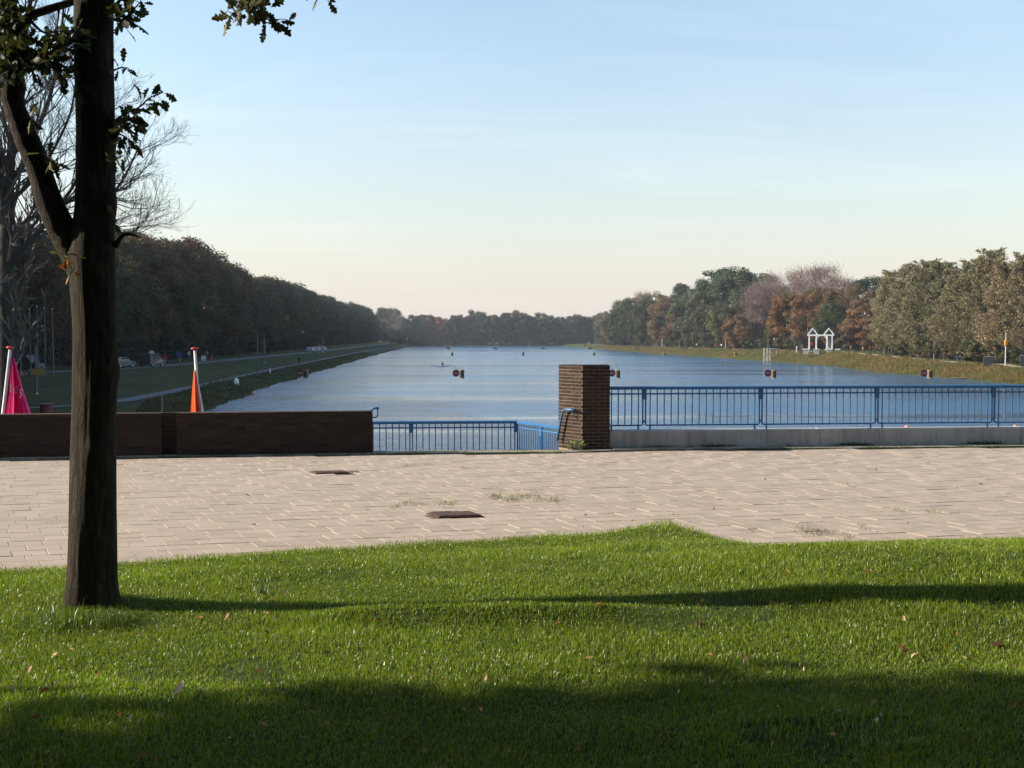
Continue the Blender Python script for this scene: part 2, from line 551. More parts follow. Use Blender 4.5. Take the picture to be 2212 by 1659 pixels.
M['tan'] = simple('sign_box_tan', (0.30, 0.20, 0.085), 0.7, 0.15, 4, 0.1)
M['dark'] = simple('dark_paint', (0.022, 0.024, 0.028), 0.5, 0.2, 6, 0.05)
M['black'] = simple('black_rubber', (0.012, 0.012, 0.013), 0.8, 0.2, 10, 0.1)
M['glass'] = simple('dark_glass', (0.03, 0.04, 0.05), 0.08, 0.1, 2, 0.0, spec=0.6)
M['wood'] = simple('grey_wood', (0.20, 0.155, 0.11), 0.85, 0.3, 12, 0.3)
M['yellow'] = simple('yellow_sign', (0.45, 0.30, 0.045), 0.6, 0.15, 5, 0.05)
M['orange_box'] = simple('orange_plastic', (0.75, 0.28, 0.05), 0.5, 0.1, 4, 0.05)
M['slate'] = simple('slate_roof', (0.05, 0.06, 0.085), 0.6, 0.2, 6, 0.2)
M['signblue'] = simple('blue_sign', (0.03, 0.09, 0.28), 0.4, 0.1, 5, 0.02)
M['rubber_red'] = simple('tail_lamp', (0.45, 0.01, 0.01), 0.25, 0.05, 5, 0.0)
M['lamp'] = simple('clear_lamp', (0.75, 0.75, 0.72), 0.2, 0.05, 5, 0.0)
def paint(name, col):
    if name not in M: M[name] = simple(name, col, 0.3, 0.06, 3, 0.02, 0.0, 0.6)
    return M[name]
def cloth(name, c0, c1):
    t = NT(name)
    po = t.coord('Object')
    a = t.noise(po, 3, 5, 0.6); b = t.noise(po, 140, 3, 0.6)
    cc = t.ramp(a, [(0.3, c0), (0.7, c1)])
    d = t.bsdf(cc, 0.55, t.bump(b, 0.15, 0.002), 0, 0.3)
    tr = t.new('ShaderNodeBsdfTranslucent'); t.link(cc, tr.inputs['Color'])
    mx = t.new('ShaderNodeMixShader'); mx.inputs[0].default_value = 0.5
    t.link(d, mx.inputs[1]); t.link(tr.outputs[0], mx.inputs[2])
    return t.done(mx.outputs[0])
M['magenta'] = cloth('magenta_cloth', (0.80, 0.010, 0.21), (0.90, 0.020, 0.28))
M['orange'] = cloth('orange_cloth', (0.80, 0.12, 0.006), (0.88, 0.17, 0.012))
M['whitecloth'] = cloth('white_cloth', (0.62, 0.58, 0.56), (0.72, 0.68, 0.66))

def fbm(x, y, seed=0, octs=4):
    """cheap smooth pseudo-noise from summed sines"""
    r = random.Random(seed)
    s = 0.0; a = 1.0; f = 1.0
    for _ in range(octs):
        for _k in range(2):
            an = r.uniform(0, 6.28); ph = r.uniform(0, 6.28)
            s = s + a * np.sin((x * math.cos(an) + y * math.sin(an)) * f + ph)
        a *= 0.5; f *= 2.1
    return s * 0.3

# ================================================================== SETTING
WATER_Z = -4.6
def ip(d, tab):
    return float(np.interp(d, [q[0] for q in tab], [q[1] for q in tab]))
WL = [(20, -18), (80, -19), (96, -21.5), (112, -22.3), (130, -23.4), (203, -24.6), (376, -26.2), (670, -26.7), (900, -26.7)]
WR = [(20, 80), (152, 81), (200, 81.5), (240, 86), (262, 89), (330, 87), (450, 85), (800, 86), (900, 86)]
PU = [(60, -75), (75, -62), (78.5, -45), (82, -36), (88, -30.5), (95, -28.4), (130, -28.3), (180, -30), (260, -31), (363, -32), (500, -33), (900, -33)]
RU = [(60, -95), (100, -66), (121, -52), (138, -45), (150, -42.5), (175, -40.5), (316, -38.5), (800, -39), (900, -39)]
ZT = [(100, -2.9), (150, -2.7), (200, -2.3), (262, -1.6), (330, -1.8), (450, -2.2), (800, -3.0)]
def wallline(X): return 18.9 + 0.125 * X
def terr(u, d):
    X = u - SKEW * d
    wl, wr, pu, ru = ip(d, WL), ip(d, WR), ip(d, PU), ip(d, RU)
    wob = 0.5 * math.sin(d * 0.11 + 1) + 0.35 * math.sin(d * 0.27) + 0.25 * math.sin(d * 0.71)
    wl += wob * 0.7; wr += wob * 1.1
    tabL = [(-2000, -1.5), (ru - 9, -1.6), (ru - 5, -2.0), (ru - 2.8, -2.2), (ru + 2.8, -2.2), (ru + 4.2, -2.32),
            (pu - 3.2, -3.15), (pu - 1.5, -3.6), (pu + 1.5, -3.6), (min(wl - 1.0, pu + 6), -4.15), (wl, -4.62), (wl + 4, -6.5)]
    zt = ip(d, ZT)
    tabR = [(wr - 5, -6.5), (wr, -4.62), (wr + 0.6, -4.25), (wr + 5.5, zt - 0.35), (wr + 7.4, zt), (wr + 10, zt), (wr + 14, zt + 0.25), (2000, zt + 0.6)]
    if u < 25: z = float(np.interp(u, [q[0] for q in tabL], [q[1] for q in tabL]))
    else: z = float(np.interp(u, [q[0] for q in tabR], [q[1] for q in tabR]))
    if d > 806:
        z = max(z, float(np.interp(d, [806, 815, 818, 840], [-6.5, -4.62, -4.2, -3.2])))
    slope = 0.10 * math.sin(u * 1.3 + d * 0.31) + 0.08 * math.sin(u * 0.7 - d * 0.53)
    flat = (abs(u - ru) < 3.6) or (abs(u - pu) < 2.4) or (d < 90)
    if not flat and z > -4.5: z += slope
    v = d - wallline(max(-14, min(14, X)))
    if v < 1.2:
        w = max(0.0, min(1.0, (v - 0.45) / 0.6))
        z = -0.12 * (1 - w) + z * w
    return z
us = sorted(set([-900, -500, -300, -200, -150, -120, -100, -90] + list(np.arange(-84, -16, 1.0)) + list(np.arange(-16, 14, 1.0)) + [20, 30, 45, 60, 70, 74] + list(np.arange(77, 106, 1.2)) + [110, 120, 140, 180, 250, 400, 900]))
ds = sorted(set([-150, -80, -40, -20, -8, 0, 6, 11] + list(np.arange(15, 23.4, 0.4)) + list(np.arange(24, 74, 6)) + list(np.arange(74, 150, 2.0)) + list(np.arange(150, 340, 4.0)) + list(np.arange(340, 800, 10)) + [806, 810, 815, 818, 825, 840, 870, 950, 1200, 1700]))
TV = []
for d in ds:
    for u in us:
        q = CU(u, d, terr(u, d)); TV.append(q)
nu = len(us)
TF = [(j * nu + i, j * nu + i + 1, (j + 1) * nu + i + 1, (j + 1) * nu + i) for j in range(len(ds) - 1) for i in range(nu - 1)]
terrain = link('terrain', np_mesh('terrain', np.array([tuple(q) for q in TV]), np.array(TF), M['turf'], True))
tag(terrain, kind='structure')

mb = MB()
q = [CU(-34, 20, WATER_Z), CU(104, 20, WATER_Z), CU(104, 822, WATER_Z), CU(-34, 822, WATER_Z)]
mb.add(q, [(0, 1, 2, 3)])
water = mb.build('water', M['water'])
tag(water, kind='structure')

def strip(name, tab, w, mat, d0, d1, step, lift, uoff=0.0):
    mb = MB(); vs = []; fs = []
    d = d0; k = 0
    prev = None
    pts = []
    while d <= d1 + 1e-6:
        pts.append(CU(ip(d, tab) + uoff, d)); d += step
    for i, p in enumerate(pts):
        a = pts[max(0, i - 1)]; b = pts[min(len(pts) - 1, i + 1)]
        t_ = (b - a).normalized(); n_ = Vector((t_.y, -t_.x, 0))
        for s_ in (-1, -0.33, 0.33, 1):
            w_ = p + n_ * (w / 2 * s_)
            vs.append((w_.x, w_.y, terr(w_.x + SKEW * w_.y, w_.y) + lift))
    for i in range(len(pts) - 1):
        for j in range(3):
            fs.append((i * 4 + j, i * 4 + j + 1, i * 4 + 5 + j, i * 4 + 4 + j))
    mb.add(vs, fs)
    o = mb.build(name, mat, smooth=True)
    return tag(o, kind='structure')
strip('footpath', PU, 1.9, M['asphalt'], 75, 520, 1.0, 0.05)
strip('road', RU, 4.2, M['asphalt'], 90, 700, 2.0, 0.05)
strip('bank_path', WR, 1.1, M['gravel_path'], 140, 520, 3.0, 0.06, 8.6)

# ------------------------------------------------------------------ lawn
edge_px = [(-500, 1272), (-200, 1248), (0, 1232), (250, 1215), (600, 1190), (900, 1172), (1150, 1157), (1350, 1146), (1440, 1141), (1520, 1152), (1580, 1168), (1640, 1180), (1800, 1176), (2000, 1170), (2212, 1164), (2500, 1156), (2900, 1148)]
EDGE = [tuple(G(x, y, 0.03))[:2] for x, y in edge_px]
EX = np.array([e[0] for e in EDGE]); EY = np.array([e[1] for e in EDGE])
def lawn_z(x, y):
    x = np.asarray(x, float); y = np.asarray(y, float)
    ey = np.interp(x, EX, EY)
    m = 0.26 * np.exp(-(((x - 3.9) / 3.0) ** 2 + ((y - 8.4) / 1.5) ** 2))
    m2 = 0.07 * np.exp(-(((x - 1.5) / 0.5) ** 2 + ((y - 11.1) / 0.5) ** 2))
    und = 0.028 * fbm(x * 1.3, y * 1.9, 3, 3) + 0.012 * fbm(x * 5, y * 6, 5, 2)
    yr = 7.8 - 0.04 * (x + 3.0) - 0.30
    ridge = 0.085 * np.exp(-((y - yr) / 0.13) ** 2) * np.exp(-np.abs((x + 0.15) / 1.25) ** 4)  # low ridge added to hide part of the oak's cast shadow
    fall = np.clip((ey - y) / 0.9, 0, 1)
    root = 0.05 * np.exp(-(((x + 3.03) / 0.5) ** 2 + ((y - 7.8) / 0.5) ** 2))
    return (0.035 + m + und + root + ridge) * (0.25 + 0.75 * fall) + m2
gx = np.arange(-9.0, 9.01, 0.09); gy = np.linspace(0, 1, 190)
LV = []
for x in gx:
    e = float(np.interp(x, EX, EY))
    ys = -3.0 + (e + 3.0) * gy ** 0.8
    zs = lawn_z(np.full_like(ys, x), ys)
    zs[-1] = -0.02
    LV.append(np.stack([np.full_like(ys, x), ys, zs], 1))
LV = np.concatenate(LV); ny = len(gy)
LF = [(i * ny + j, (i + 1) * ny + j, (i + 1) * ny + j + 1, i * ny + j + 1) for i in range(len(gx) - 1) for j in range(ny - 1)]
lawn = link('lawn', np_mesh('lawn', LV, np.array(LF), M['lawn'], True))
tag(lawn, kind='structure')

# grass blades: numpy, two-segment blades
def blades(x, y, z, h, w, tint, lean=0.5, yaw=None):
    n = len(x)
    yaw = RNG.uniform(0, 2 * np.pi, n) if yaw is None else yaw
    la = RNG.uniform(0, 2 * np.pi, n)
    ln = np.abs(RNG.normal(0.0, lean, n)) * h
    dxy = np.stack([np.cos(yaw), np.sin(yaw)], 1) * (w / 2)[:, None]
    L = np.stack([np.cos(la), np.sin(la)], 1) * ln[:, None]
    base = np.stack([x, y], 1)
    V = np.zeros((n, 5, 3))
    V[:, 0, :2] = base - dxy; V[:, 1, :2] = base + dxy
    V[:, 0, 2] = z - 0.01; V[:, 1, 2] = z - 0.01
    V[:, 2, :2] = base + L * 0.35 + dxy * 0.85; V[:, 3, :2] = base + L * 0.35 - dxy * 0.85
    V[:, 2, 2] = z + h * 0.6; V[:, 3, 2] = z + h * 0.6
    V[:, 4, :2] = base + L
    V[:, 4, 2] = z + h * np.clip(1 - 0.25 * (ln / h) ** 2, 0.4, 1)
    idx = (np.arange(n) * 5)[:, None]
    T = np.concatenate([idx + np.array([[0, 1, 2]]), idx + np.array([[0, 2, 3]]), idx + np.array([[3, 2, 4]])], 0)
    C = np.repeat(tint[:, None, :], 5, 1).reshape(-1, 4)
    return V.reshape(-1, 3), T, C
N = 760000
gxr = RNG.uniform(-6.4, 6.6, N); gyr = 4.2 + 7.6 * RNG.uniform(0, 1, N) ** 1.15
ey = np.interp(gxr, EX, EY) + 0.07 * fbm(gxr * 5, gxr * 2, 9, 4) + np.abs(RNG.normal(0, 0.03, N))
keep = (gyr < ey) & (np.abs(gxr) < 0.56 * gyr + 0.5)
dt = np.hypot(gxr + 3.03, gyr - 7.8); keep &= dt > 0.15
bald = fbm(gxr * 2.1 + 4, gyr * 3.0, 71, 4)
keep &= (bald < 0.62) | (RNG.uniform(0, 1, N) < 0.35)
keep &= (dt > 0.42) | (RNG.uniform(0, 1, N) < 0.55)
gxr, gyr, ey = gxr[keep], gyr[keep], ey[keep]
nb_ = len(gxr)
gh = RNG.uniform(0.018, 0.044, nb_) * (1 + 0.28 * fbm(gxr * 2.2, gyr * 2.8, 21, 3))
near_tree = np.hypot(gxr + 3.03, gyr - 7.75)
pat = fbm(gxr * 3.6, gyr * 4.4, 33, 4)
gh *= np.clip(0.95 + 0.55 * pat, 0.45, 1.6)
gh *= 1 + 1.1 * np.exp(-(near_tree / 0.33) ** 2)
gh *= 1 + 0.35 * np.exp(-((ey - gyr) / 0.12) ** 2)
gh = np.clip(gh, 0.015, 0.16)
gw = RNG.uniform(0.0026, 0.0046, nb_)
gz = lawn_z(gxr, gyr)
hue = RNG.uniform(0, 1, nb_)
tint = np.stack([0.145 + 0.110 * hue, 0.222 + 0.085 * hue, 0.018 + 0.010 * hue, np.ones(nb_)], 1)
tint[:, :3] *= np.clip(1.0 + 0.28 * fbm(gxr * 1.7, gyr * 2.3, 44, 4), 0.6, 1.45)[:, None]
dry = RNG.uniform(0, 1, nb_) < 0.06 + 0.10 * (fbm(gxr * 2.5, gyr * 3.1, 55, 3) > 0.45)
tint[dry] = (0.30, 0.24, 0.10, 1)
V_, F_, C_ = blades(gxr, gyr, gz, gh, gw, tint, 0.75)
grass = link('grass', np_mesh('grass', V_, F_, M['grass'], False, C_))
tag(grass, 'short green lawn grass in the foreground with low sunlight on its blades', 'grass', kind='stuff')

# ------------------------------------------------------------------ paving
ROT = math.atan(0.20)
PA = Vector((0.306, 0.061, 0)); PB = Vector((-0.128, 0.232, 0)); JT = 0.0042
def slab(mb, cx, cy, z0, z1, sx=1.0, sy=1.0, b=0.004, jt=JT, turn=0.0):
    """one paving slab: skewed quad with a small chamfer, joints left round it"""
    a_ = PA * sx; b_ = PB * sy
    ja = a_.normalized() * jt / 2; jb = b_.normalized() * jt / 2
    ct, st = math.cos(turn), math.sin(turn)
    vs = []
    for z, i in ((z0, 0.0), (z1 - b, 0.0), (z1, b)):
        ia = a_.normalized() * i; ib = b_.normalized() * i
        for sa_, sb_ in ((-1, -1), (1, -1), (1, 1), (-1, 1)):
            q = (a_ / 2 - ja - ia) * sa_ + (b_ / 2 - jb - ib) * sb_
            vs.append((cx + q.x * ct - q.y * st, cy + q.x * st + q.y * ct, z))
    fs = [(8, 9, 10, 11), (0, 3, 2, 1)]
    for k in (0, 4):
        for i in range(4):
            j = (i + 1) % 4
            fs.append((k + i, k + j, k + 4 + j, k + 4 + i))
    mb.add(vs, fs)
    return mb
def back_edge(X):     # front of the walls
    return np.interp(X, [-12, -8.4, -2.4, 0.85, 1.78, 9.57, 14], [17.05, 17.55, 18.42, 18.62, 18.98, 19.72, 20.15])
mb = MB()
pol = [(-12, 8.2), (14, 8.2), (14, 20.05), (9.57, 19.66), (1.78, 18.92), (0.85, 18.58), (-2.4, 18.36), (-8.4, 17.5), (-12, 17.0)]
mb.prism(pol, -0.10, -0.008)
paving = mb.build('paving', M['joint'])
tag(paving, kind='structure')
pav_me = []
for k in range(3):
    m_ = slab(MB(), 0, 0, -0.06, 0.0, b=0.0025 + 0.001 * k).mesh('paver', M['paver'])
    a = m_.color_attributes.new('tint', 'FLOAT_COLOR', 'POINT')
    a.data.foreach_set('color', [0.5] * (len(m_.vertices) * 4))
    pav_me.append(m_)
cand = []
for r_ in range(-20, 90):
    off = (r_ * 0.5 + 0.11 * math.sin(r_ * 2.7) + 0.16 * math.sin(r_ * 0.9)) % 1.0 + random.uniform(-0.08, 0.08)
    for c_ in range(-80, 90):
        q = PA * (c_ + off) + PB * r_
        X = q.x; Y = 7.0 + q.y
        e = float(np.interp(X, EX, EY))
        if Y < e - 0.35 or X < -11.5 or X > 13.5 or Y < 8.4: continue
        if Y > float(back_edge(X)) - 0.10: continue
        if abs(X) > 0.50 * Y + 1.2: continue
        cand.append((X, Y, e))
# drain lids leave holes
LIDS = [G(712, 1021.5), G(982, 1113)]
cand = [q for q in cand if all(abs(q[0] - l.x) > 0.30 or abs(q[1] - l.y) > 0.18 for l in LIDS)]
vis = sorted([q for q in cand if q[1] > q[2] + 0.02 and abs(q[0]) < 0.475 * q[1]], key=lambda q: q[0] ** 2 + q[1] ** 2)
near = set(vis[:298])
rest = [q for q in cand if q not in near]
for X, Y, e in near:
    o = link('paver', random.choice(pav_me), None, paving, (X, Y, random.uniform(-0.003, 0.002)),
             (random.gauss(0, 0.0045), random.gauss(0, 0.0045), random.gauss(0, 0.008)))
mb = MB(); tints = []
for X, Y, e in rest:
    n0 = len(mb.v)
    zt_ = random.uniform(-0.003, 0.002)
    slab(mb, X, Y, -0.06, zt_, b=0.003, turn=random.gauss(0, 0.008))
    tx, ty = random.gauss(0, 0.0045), random.gauss(0, 0.0045)
    for i in range(n0, len(mb.v)):
        v = mb.v[i]; mb.v[i] = (v[0], v[1], v[2] + (v[0] - X) * tx + (v[1] - Y) * ty)
    tints += [random.random()] * 12
po_ = mb.build('farther_pavers', M['paver'], paving)
a = po_.data.color_attributes.new('tint', 'FLOAT_COLOR', 'POINT')
a.data.foreach_set('color', np.repeat(np.array(tints), 4))
po_['kind'] = 'stuff'

# edging along the foot of the walls
mb = MB()
seg = [(-12, 0), (-8.4, 0), (-5.4, 0), (-2.4, 0), (-0.8, 0), (0.85, 0), (1.78, 0), (4.4, 0), (7.0, 0), (9.57, 0), (14, 0)]
for i in range(len(seg) - 1):
    a_, b_ = seg[i][0], seg[i + 1][0]
    p0 = Vector((a_ + 0.01, float(back_edge(a_)) + 0.01, 0)); p1 = Vector((b_ - 0.01, float(back_edge(b_)) + 0.01, 0))
    mb.prism([(p0.x, p0.y), (p1.x, p1.y), (p1.x, p1.y + 0.36), (p0.x, p0.y + 0.36)], -0.12, 0.022 + 0.006 * math.sin(i * 2.3))
kerb = mb.build('kerb', M['edging'])
tag(kerb, kind='structure')

# the block of the quay below the paving
mb = MB()
mb.prism([(2.0, 19.3), (14, 20.4), (14, 20.9), (2.0, 20.0)], -6.6, -0.125)
mb.prism([(-2.6, 18.7), (1.2, 18.75), (1.9, 19.9), (0.6, 21.7), (-2.6, 21.7)], -6.6, -0.98)
mb.prism([(-14, 17.4), (-2.7, 18.9), (-2.7, 19.6), (-14, 18.1)], -6.6, -0.125)
quay = mb.build('quay', M['concrete'])
tag(quay, kind='structure')

# ================================================================== BRICKWORK
BH, BJ = 0.0515, 0.0105
brick_full = MB().bevbox((0, 0, 0), (0.2, 0.098, BH), 0.004).mesh('brick', M['brick'])
brick_half = MB().bevbox((0, 0, 0), (0.095, 0.098, BH), 0.004).mesh('brick', M['brick'])
def brick_face(parent, p0, p1, z0, courses, nrm, budget, shift=0, cap=None):
    """bricks along the face p0->p1; nrm points outward"""
    L = (p1 - p0).length; t_ = (p1 - p0) / L
    rz = math.atan2(t_.y, t_.x)
    rest = MB()
    cnt = 0
    for c in range(courses):
        z = z0 + (c + 0.5) * (BH + BJ)
        x = 0.0; first = True
        while x < L - 0.03:
            half = first and ((c + shift) % 2 == 1)
            w = 0.095 if half else 0.2
            if x + w > L: w = L - x
            cpos = p0 + t_ * (x + w / 2) - nrm * (0.049 - random.uniform(0, 0.003))
            if cnt < budget:
                me = brick_half if w < 0.15 else brick_full
                base = 0.095 if w < 0.15 else 0.2
                o = link('brick', me, None, parent, Vector((cpos.x, cpos.y, z)) - parent.location,
                         (random.gauss(0, 0.004), random.gauss(0, 0.004), rz), (w / base, 1, 1))
                cnt += 1
            else:
                rest.bevbox(Vector((cpos.x, cpos.y, z)) - parent.location, (w, 0.098, BH), 0.004, rz)
            x += w + BJ; first = False
    return rest

# low wall on the left of the stairs
wl0 = G(-240, 995.0, 0.0); wl1 = G(805, 980, 0.0)
dirw = (wl1 - wl0).normalized(); nw = Vector((dirw.y, -dirw.x, 0))
lw = thing('brick_wall', 'long low dark brick wall left of the stairs', 'wall', (wl1.x, wl1.y, 0))
NC = 11
WH = NC * (BH + BJ) + 0.02
core = MB()
gap0 = G(346, 988, 0); gap1 = G(379, 988, 0)
s0 = (gap0 - wl0).dot(dirw); s1 = (gap1 - wl0).dot(dirw); LW = (wl1 - wl0).length
def wallpt(s_, off): return wl0 + dirw * s_ - nw * off
for a_, b_, o0 in ((0, s0, 0.006), (s0 + 0.002, s1 - 0.002, 0.13), (s1, LW, 0.006)):
    q = [wallpt(a_, o0), wallpt(b_, o0), wallpt(b_, 0.235), wallpt(a_, 0.235)]
    core.prism([(v.x - wl1.x, v.y - wl1.y) for v in q], -0.12, WH)
core.build('mortar', M['shaded_mortar'], lw)
sa_, sb_ = (G(-10, 990, 0) - wl0).dot(dirw), s0
# the part in view as single bricks (as many as allowed), the rest joined
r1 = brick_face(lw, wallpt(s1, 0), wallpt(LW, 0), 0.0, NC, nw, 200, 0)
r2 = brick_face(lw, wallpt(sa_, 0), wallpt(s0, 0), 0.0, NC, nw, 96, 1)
r3 = brick_face(lw, wallpt(0, 0), wallpt(sa_ - 0.012, 0), 0.0, NC, nw, 0, 1)
r4 = brick_face(lw, wallpt(s0, 0.124), wallpt(s1, 0.124), 0.0, NC, nw, 0, 1)
endn = dirw
r5 = brick_face(lw, wallpt(LW, 0.11) + dirw * 0.004, wallpt(LW, 0.235) + dirw * 0.004, 0.0, NC, endn, 0, 1)
allr = MB()
for r_ in (r1, r2, r3, r4, r5): allr.add(r_.v, r_.f)
ar = allr.build('joined_bricks', M['brick'], lw); ar['kind'] = 'stuff'
cp = MB()
for a_, b_ in ((0, s0), (s0 + 0.004, s1 - 0.004), (s1, LW)):
    n_ = max(1, int((b_ - a_) / 1.2))
    for k in range(n_):
        x0_, x1_ = a_ + (b_ - a_) * k / n_ + 0.004, a_ + (b_ - a_) * (k + 1) / n_ - 0.004
        o0 = 0.125 if a_ == s0 + 0.004 else -0.012
        q = [wallpt(x0_, o0), wallpt(x1_, o0), wallpt(x1_, 0.25), wallpt(x0_, 0.25)]
        MB().prism([(v.x - wl1.x, v.y - wl1.y) for v in q], WH + 0.001, WH + 0.030).build('coping_slab', M['brick'], lw)

# pillar beside the stairs: front face and a slanted face along the stair
pA = G(1258, 972.5, 0.0); pB = G(1318, 971.5, 0.0)
pC = P(1207, 900, 19.95); pC.z = 0
pA = Vector((pA.x, 19.10, 0)); pA.x = (1258 - 1106) / FPX * 19.10 * 1.0
pB = Vector(((1318 - 1106) / FPX * 19.16, 19.16, 0))
pC = Vector(((1207 - 1106) / FPX * 19.62, 19.62, 0))
pD = Vector((pB.x, 19.78, 0))
pil = thing('brick_pillar', 'square brick gate pillar standing between the stairs and the blue railing', 'pillar', (pA.x, pA.y, 0))
NP = 24
PH = NP * (BH + BJ)
pts = [pA, pB, pD, pC]
cen = (pA + pB + pC + pD) / 4
ins = [p + (cen - p).normalized() * 0.010 for p in pts]
MB().prism([(p.x - pA.x, p.y - pA.y) for p in ins], -0.12, PH - 0.002).build('mortar', M['mortar'], pil)
def onrm(a_, b_):
    t_ = (b_ - a_).normalized(); return Vector((t_.y, -t_.x, 0))
rr = MB()
for i, (a_, b_) in enumerate(((pA, pB), (pC, pA), (pB, pD), (pD, pC))):
    n_ = onrm(a_, b_); t_ = (b_ - a_).normalized()
    e0 = a_ + t_ * (0.0 if i in (0, 1) else 0.105); e1 = b_ - t_ * (0.0 if i == 0 else (0.012 if i == 1 else 0.105))
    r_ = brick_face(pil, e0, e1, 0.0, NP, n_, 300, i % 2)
    rr.add(r_.v, r_.f)
MB().prism([(p.x - pA.x, p.y - pA.y) for p in [q_ + (cen - q_).normalized() * 0.006 for q_ in pts]], PH - 0.001, PH + 0.022).build('cap_slab', M['brick'], pil)

# concrete parapet under the right railing
c0 = Vector((pB.x + 0.012, 19.32, 0)); c1 = G(2212, 963.5, 0.0); c1 = Vector((c1.x, 20.10, 0))
dirc = (c1 - c0).normalized(); nc = Vector((dirc.y, -dirc.x, 0))
LC = 11.6
par = thing('concrete_parapet', 'low grey concrete parapet carrying the blue railing', 'wall', (c0.x, c0.y, 0), math.atan2(dirc.y, dirc.x))
PAR_H = 0.325
x = 0.0; k = 0
while x < LC:
    l_ = 3.9
    MB().bevbox((x + l_ / 2, 0.16, (PAR_H - 0.12) / 2 + 0.0), (l_ - 0.010, 0.32, PAR_H + 0.12), 0.014).build('parapet_block', M['concrete'], par)
    x += l_; k += 1

# ================================================================== RAILINGS
def railing(root, x0, x1, z0, zt, spacing, posts, y, legs=True, phase=0.5):
    """along local x; one object for each bar"""
    def bar(name, a_, b_, r_, n=8):
        MB().tube([a_, b_], r_, n).build(name, M['blue'], root)
    MB().bevbox(((x0 + x1) / 2, y, zt - 0.028), (x1 - x0, 0.085, 0.058), 0.018).build('top_rail', M['blue'], root)
    zs = zt - 0.135
    zb = z0
    xs = [x0] + [p for p in posts if x0 < p < x1] + [x1]
    bal = MB().tube([(0, 0, zb), (0, 0, zt - 0.055)], 0.0105, 7).mesh('baluster', M['blue'])
    leg = MB().lathe([(0.034, 0.0), (0.03, 0.012), (0.016, 0.022), (0.016, 0.1)], 8).mesh('foot', M['blue'])
    for a_, b_ in zip(xs[:-1], xs[1:]):
        ga = a_ + (0.045 if a_ in posts else 0.0); gb = b_ - (0.045 if b_ in posts else 0.0)
        MB().tube([(ga, y, zs), (gb, y, zs)], 0.014, 8).build('upper_rail', M['blue'], root)
        MB().tube([(ga, y, zb), (gb, y, zb)], 0.014, 8).build('lower_rail', M['blue'], root)
        n_ = max(1, int(round((gb - ga) / spacing)))
        st_ = (gb - ga) / n_
        for i in range(n_):
            link('baluster', bal, None, root, (ga + (i + phase) * st_, y, 0))
        if legs:
            for xx in (ga + st_ * 0.5, gb - st_ * 0.5):
                link('foot', leg, None, root, (xx, y, zb - 0.1))
    pm = MB()
    pm.box((-0.026, 0, (zb + zs) / 2), (0.022, 0.03, zs - zb)); pm.box((0.026, 0, (zb + zs) / 2), (0.022, 0.03, zs - zb))
    pm.box((0, 0, (zs + zt - 0.055) / 2 - 0.05), (0.085, 0.036, zt - 0.055 - zs + 0.1)); pm.box((0, 0, zb + 0.07), (0.07, 0.034, 0.035))
    pme = pm.mesh('post', M['blue'])
    for p in posts:
        if x0 <= p <= x1: link('post', pme, None, root, (p, y, 0))

rl = thing('blue_railing', 'long blue metal railing on the concrete parapet right of the pillar', 'railing', (c0.x, c0.y, 0), math.atan2(dirc.y, dirc.x))
def along(px):      # where the sight line through px crosses the rail line
    k_ = (px - 1106) / FPX
    yoff = 0.16
    o_ = c0 - nc * yoff
    s_ = (k_ * o_.y - o_.x) / (dirc.x - k_ * dirc.y)
    return s_
pp = [along(v) for v in (1392, 1644, 1895, 2147)]
gap = (pp[-1] - pp[0]) / 3
posts = pp + [pp[-1] + gap, pp[-1] + 2 * gap]
railing(rl, 0.0, LC, PAR_H + 0.085, 1.115, 0.131, posts, 0.16)

# stair and landing rails (one guard that turns a corner)
RZ0, RZT = -0.62, 0.35
f0 = P(700, 910, 21.2); f1 = P(1117, 909.5, 21.45)
dirf = (f1 - f0); dirf.z = 0; lf = dirf.length; dirf.normalize()
sr = thing('landing_railing', 'lower blue railing across the far side of the stair landing', 'railing', (f0.x, f0.y, 0), math.atan2(dirf.y, dirf.x))
xp = (P(888, 910, 21.3) - f0).dot(dirf)
railing(sr, 0.0, lf, RZ0, RZT, 0.128, [xp, lf - 0.02], 0.0)
g0 = Vector((f1.x + 0.03, f1.y - 0.05, 0)); g1 = Vector(((1211 - 1106) / FPX * 20.05, 20.05, 0))
dirg = (g1 - g0); lg = dirg.length; dirg.normalize()
sg = thing('side_railing', 'sunlit light blue railing slanting from the landing corner to the pillar', 'railing', (g0.x, g0.y, 0), math.atan2(dirg.y, dirg.x))
railing(sg, 0.0, lg, RZ0, RZT, 0.066, [lg * 0.55], 0.0)

# handrail on the slanted pillar face and a stub on the wall end
nsl = onrm(pC, pA)
def onface(s_, z, off): return pC + (pA - pC) * s_ + nsl * off + Vector((0, 0, z))
hr = thing('stair_handrail', 'bent blue tube handrail fixed to the lit side of the brick pillar', 'handrail', (pC.x, pC.y, 0))
o_ = hr.location
MB().tube([onface(0.08, 0.13, .075) - o_, onface(0.16, 0.34, .075) - o_, onface(0.26, 0.56, .075) - o_, onface(0.33, 0.68, .075) - o_, onface(0.43, 0.715, .075) - o_, onface(0.62, 0.715, .075) - o_, onface(0.82, 0.715, .075) - o_], 0.021, 10).build('tube', M['blue'], hr, smooth=True)
MB().tube([onface(0.70, 0.70, .075) - o_, onface(0.74, 0.62, .05) - o_, onface(0.78, 0.56, .0) - o_], 0.010, 8).build('bracket', M['blue'], hr)
MB().tube([onface(0.14, 0.30, .075) - o_, onface(0.2, 0.28, .04) - o_, onface(0.22, 0.28, .0) - o_], 0.010, 8).build('bracket', M['blue'], hr)
MB().tube([onface(0.82, 0.715, .075) - o_, onface(0.88, 0.69, .04) - o_, onface(0.96, 0.67, -.005) - o_], 0.017, 8).build('end_bend', M['black'], hr)
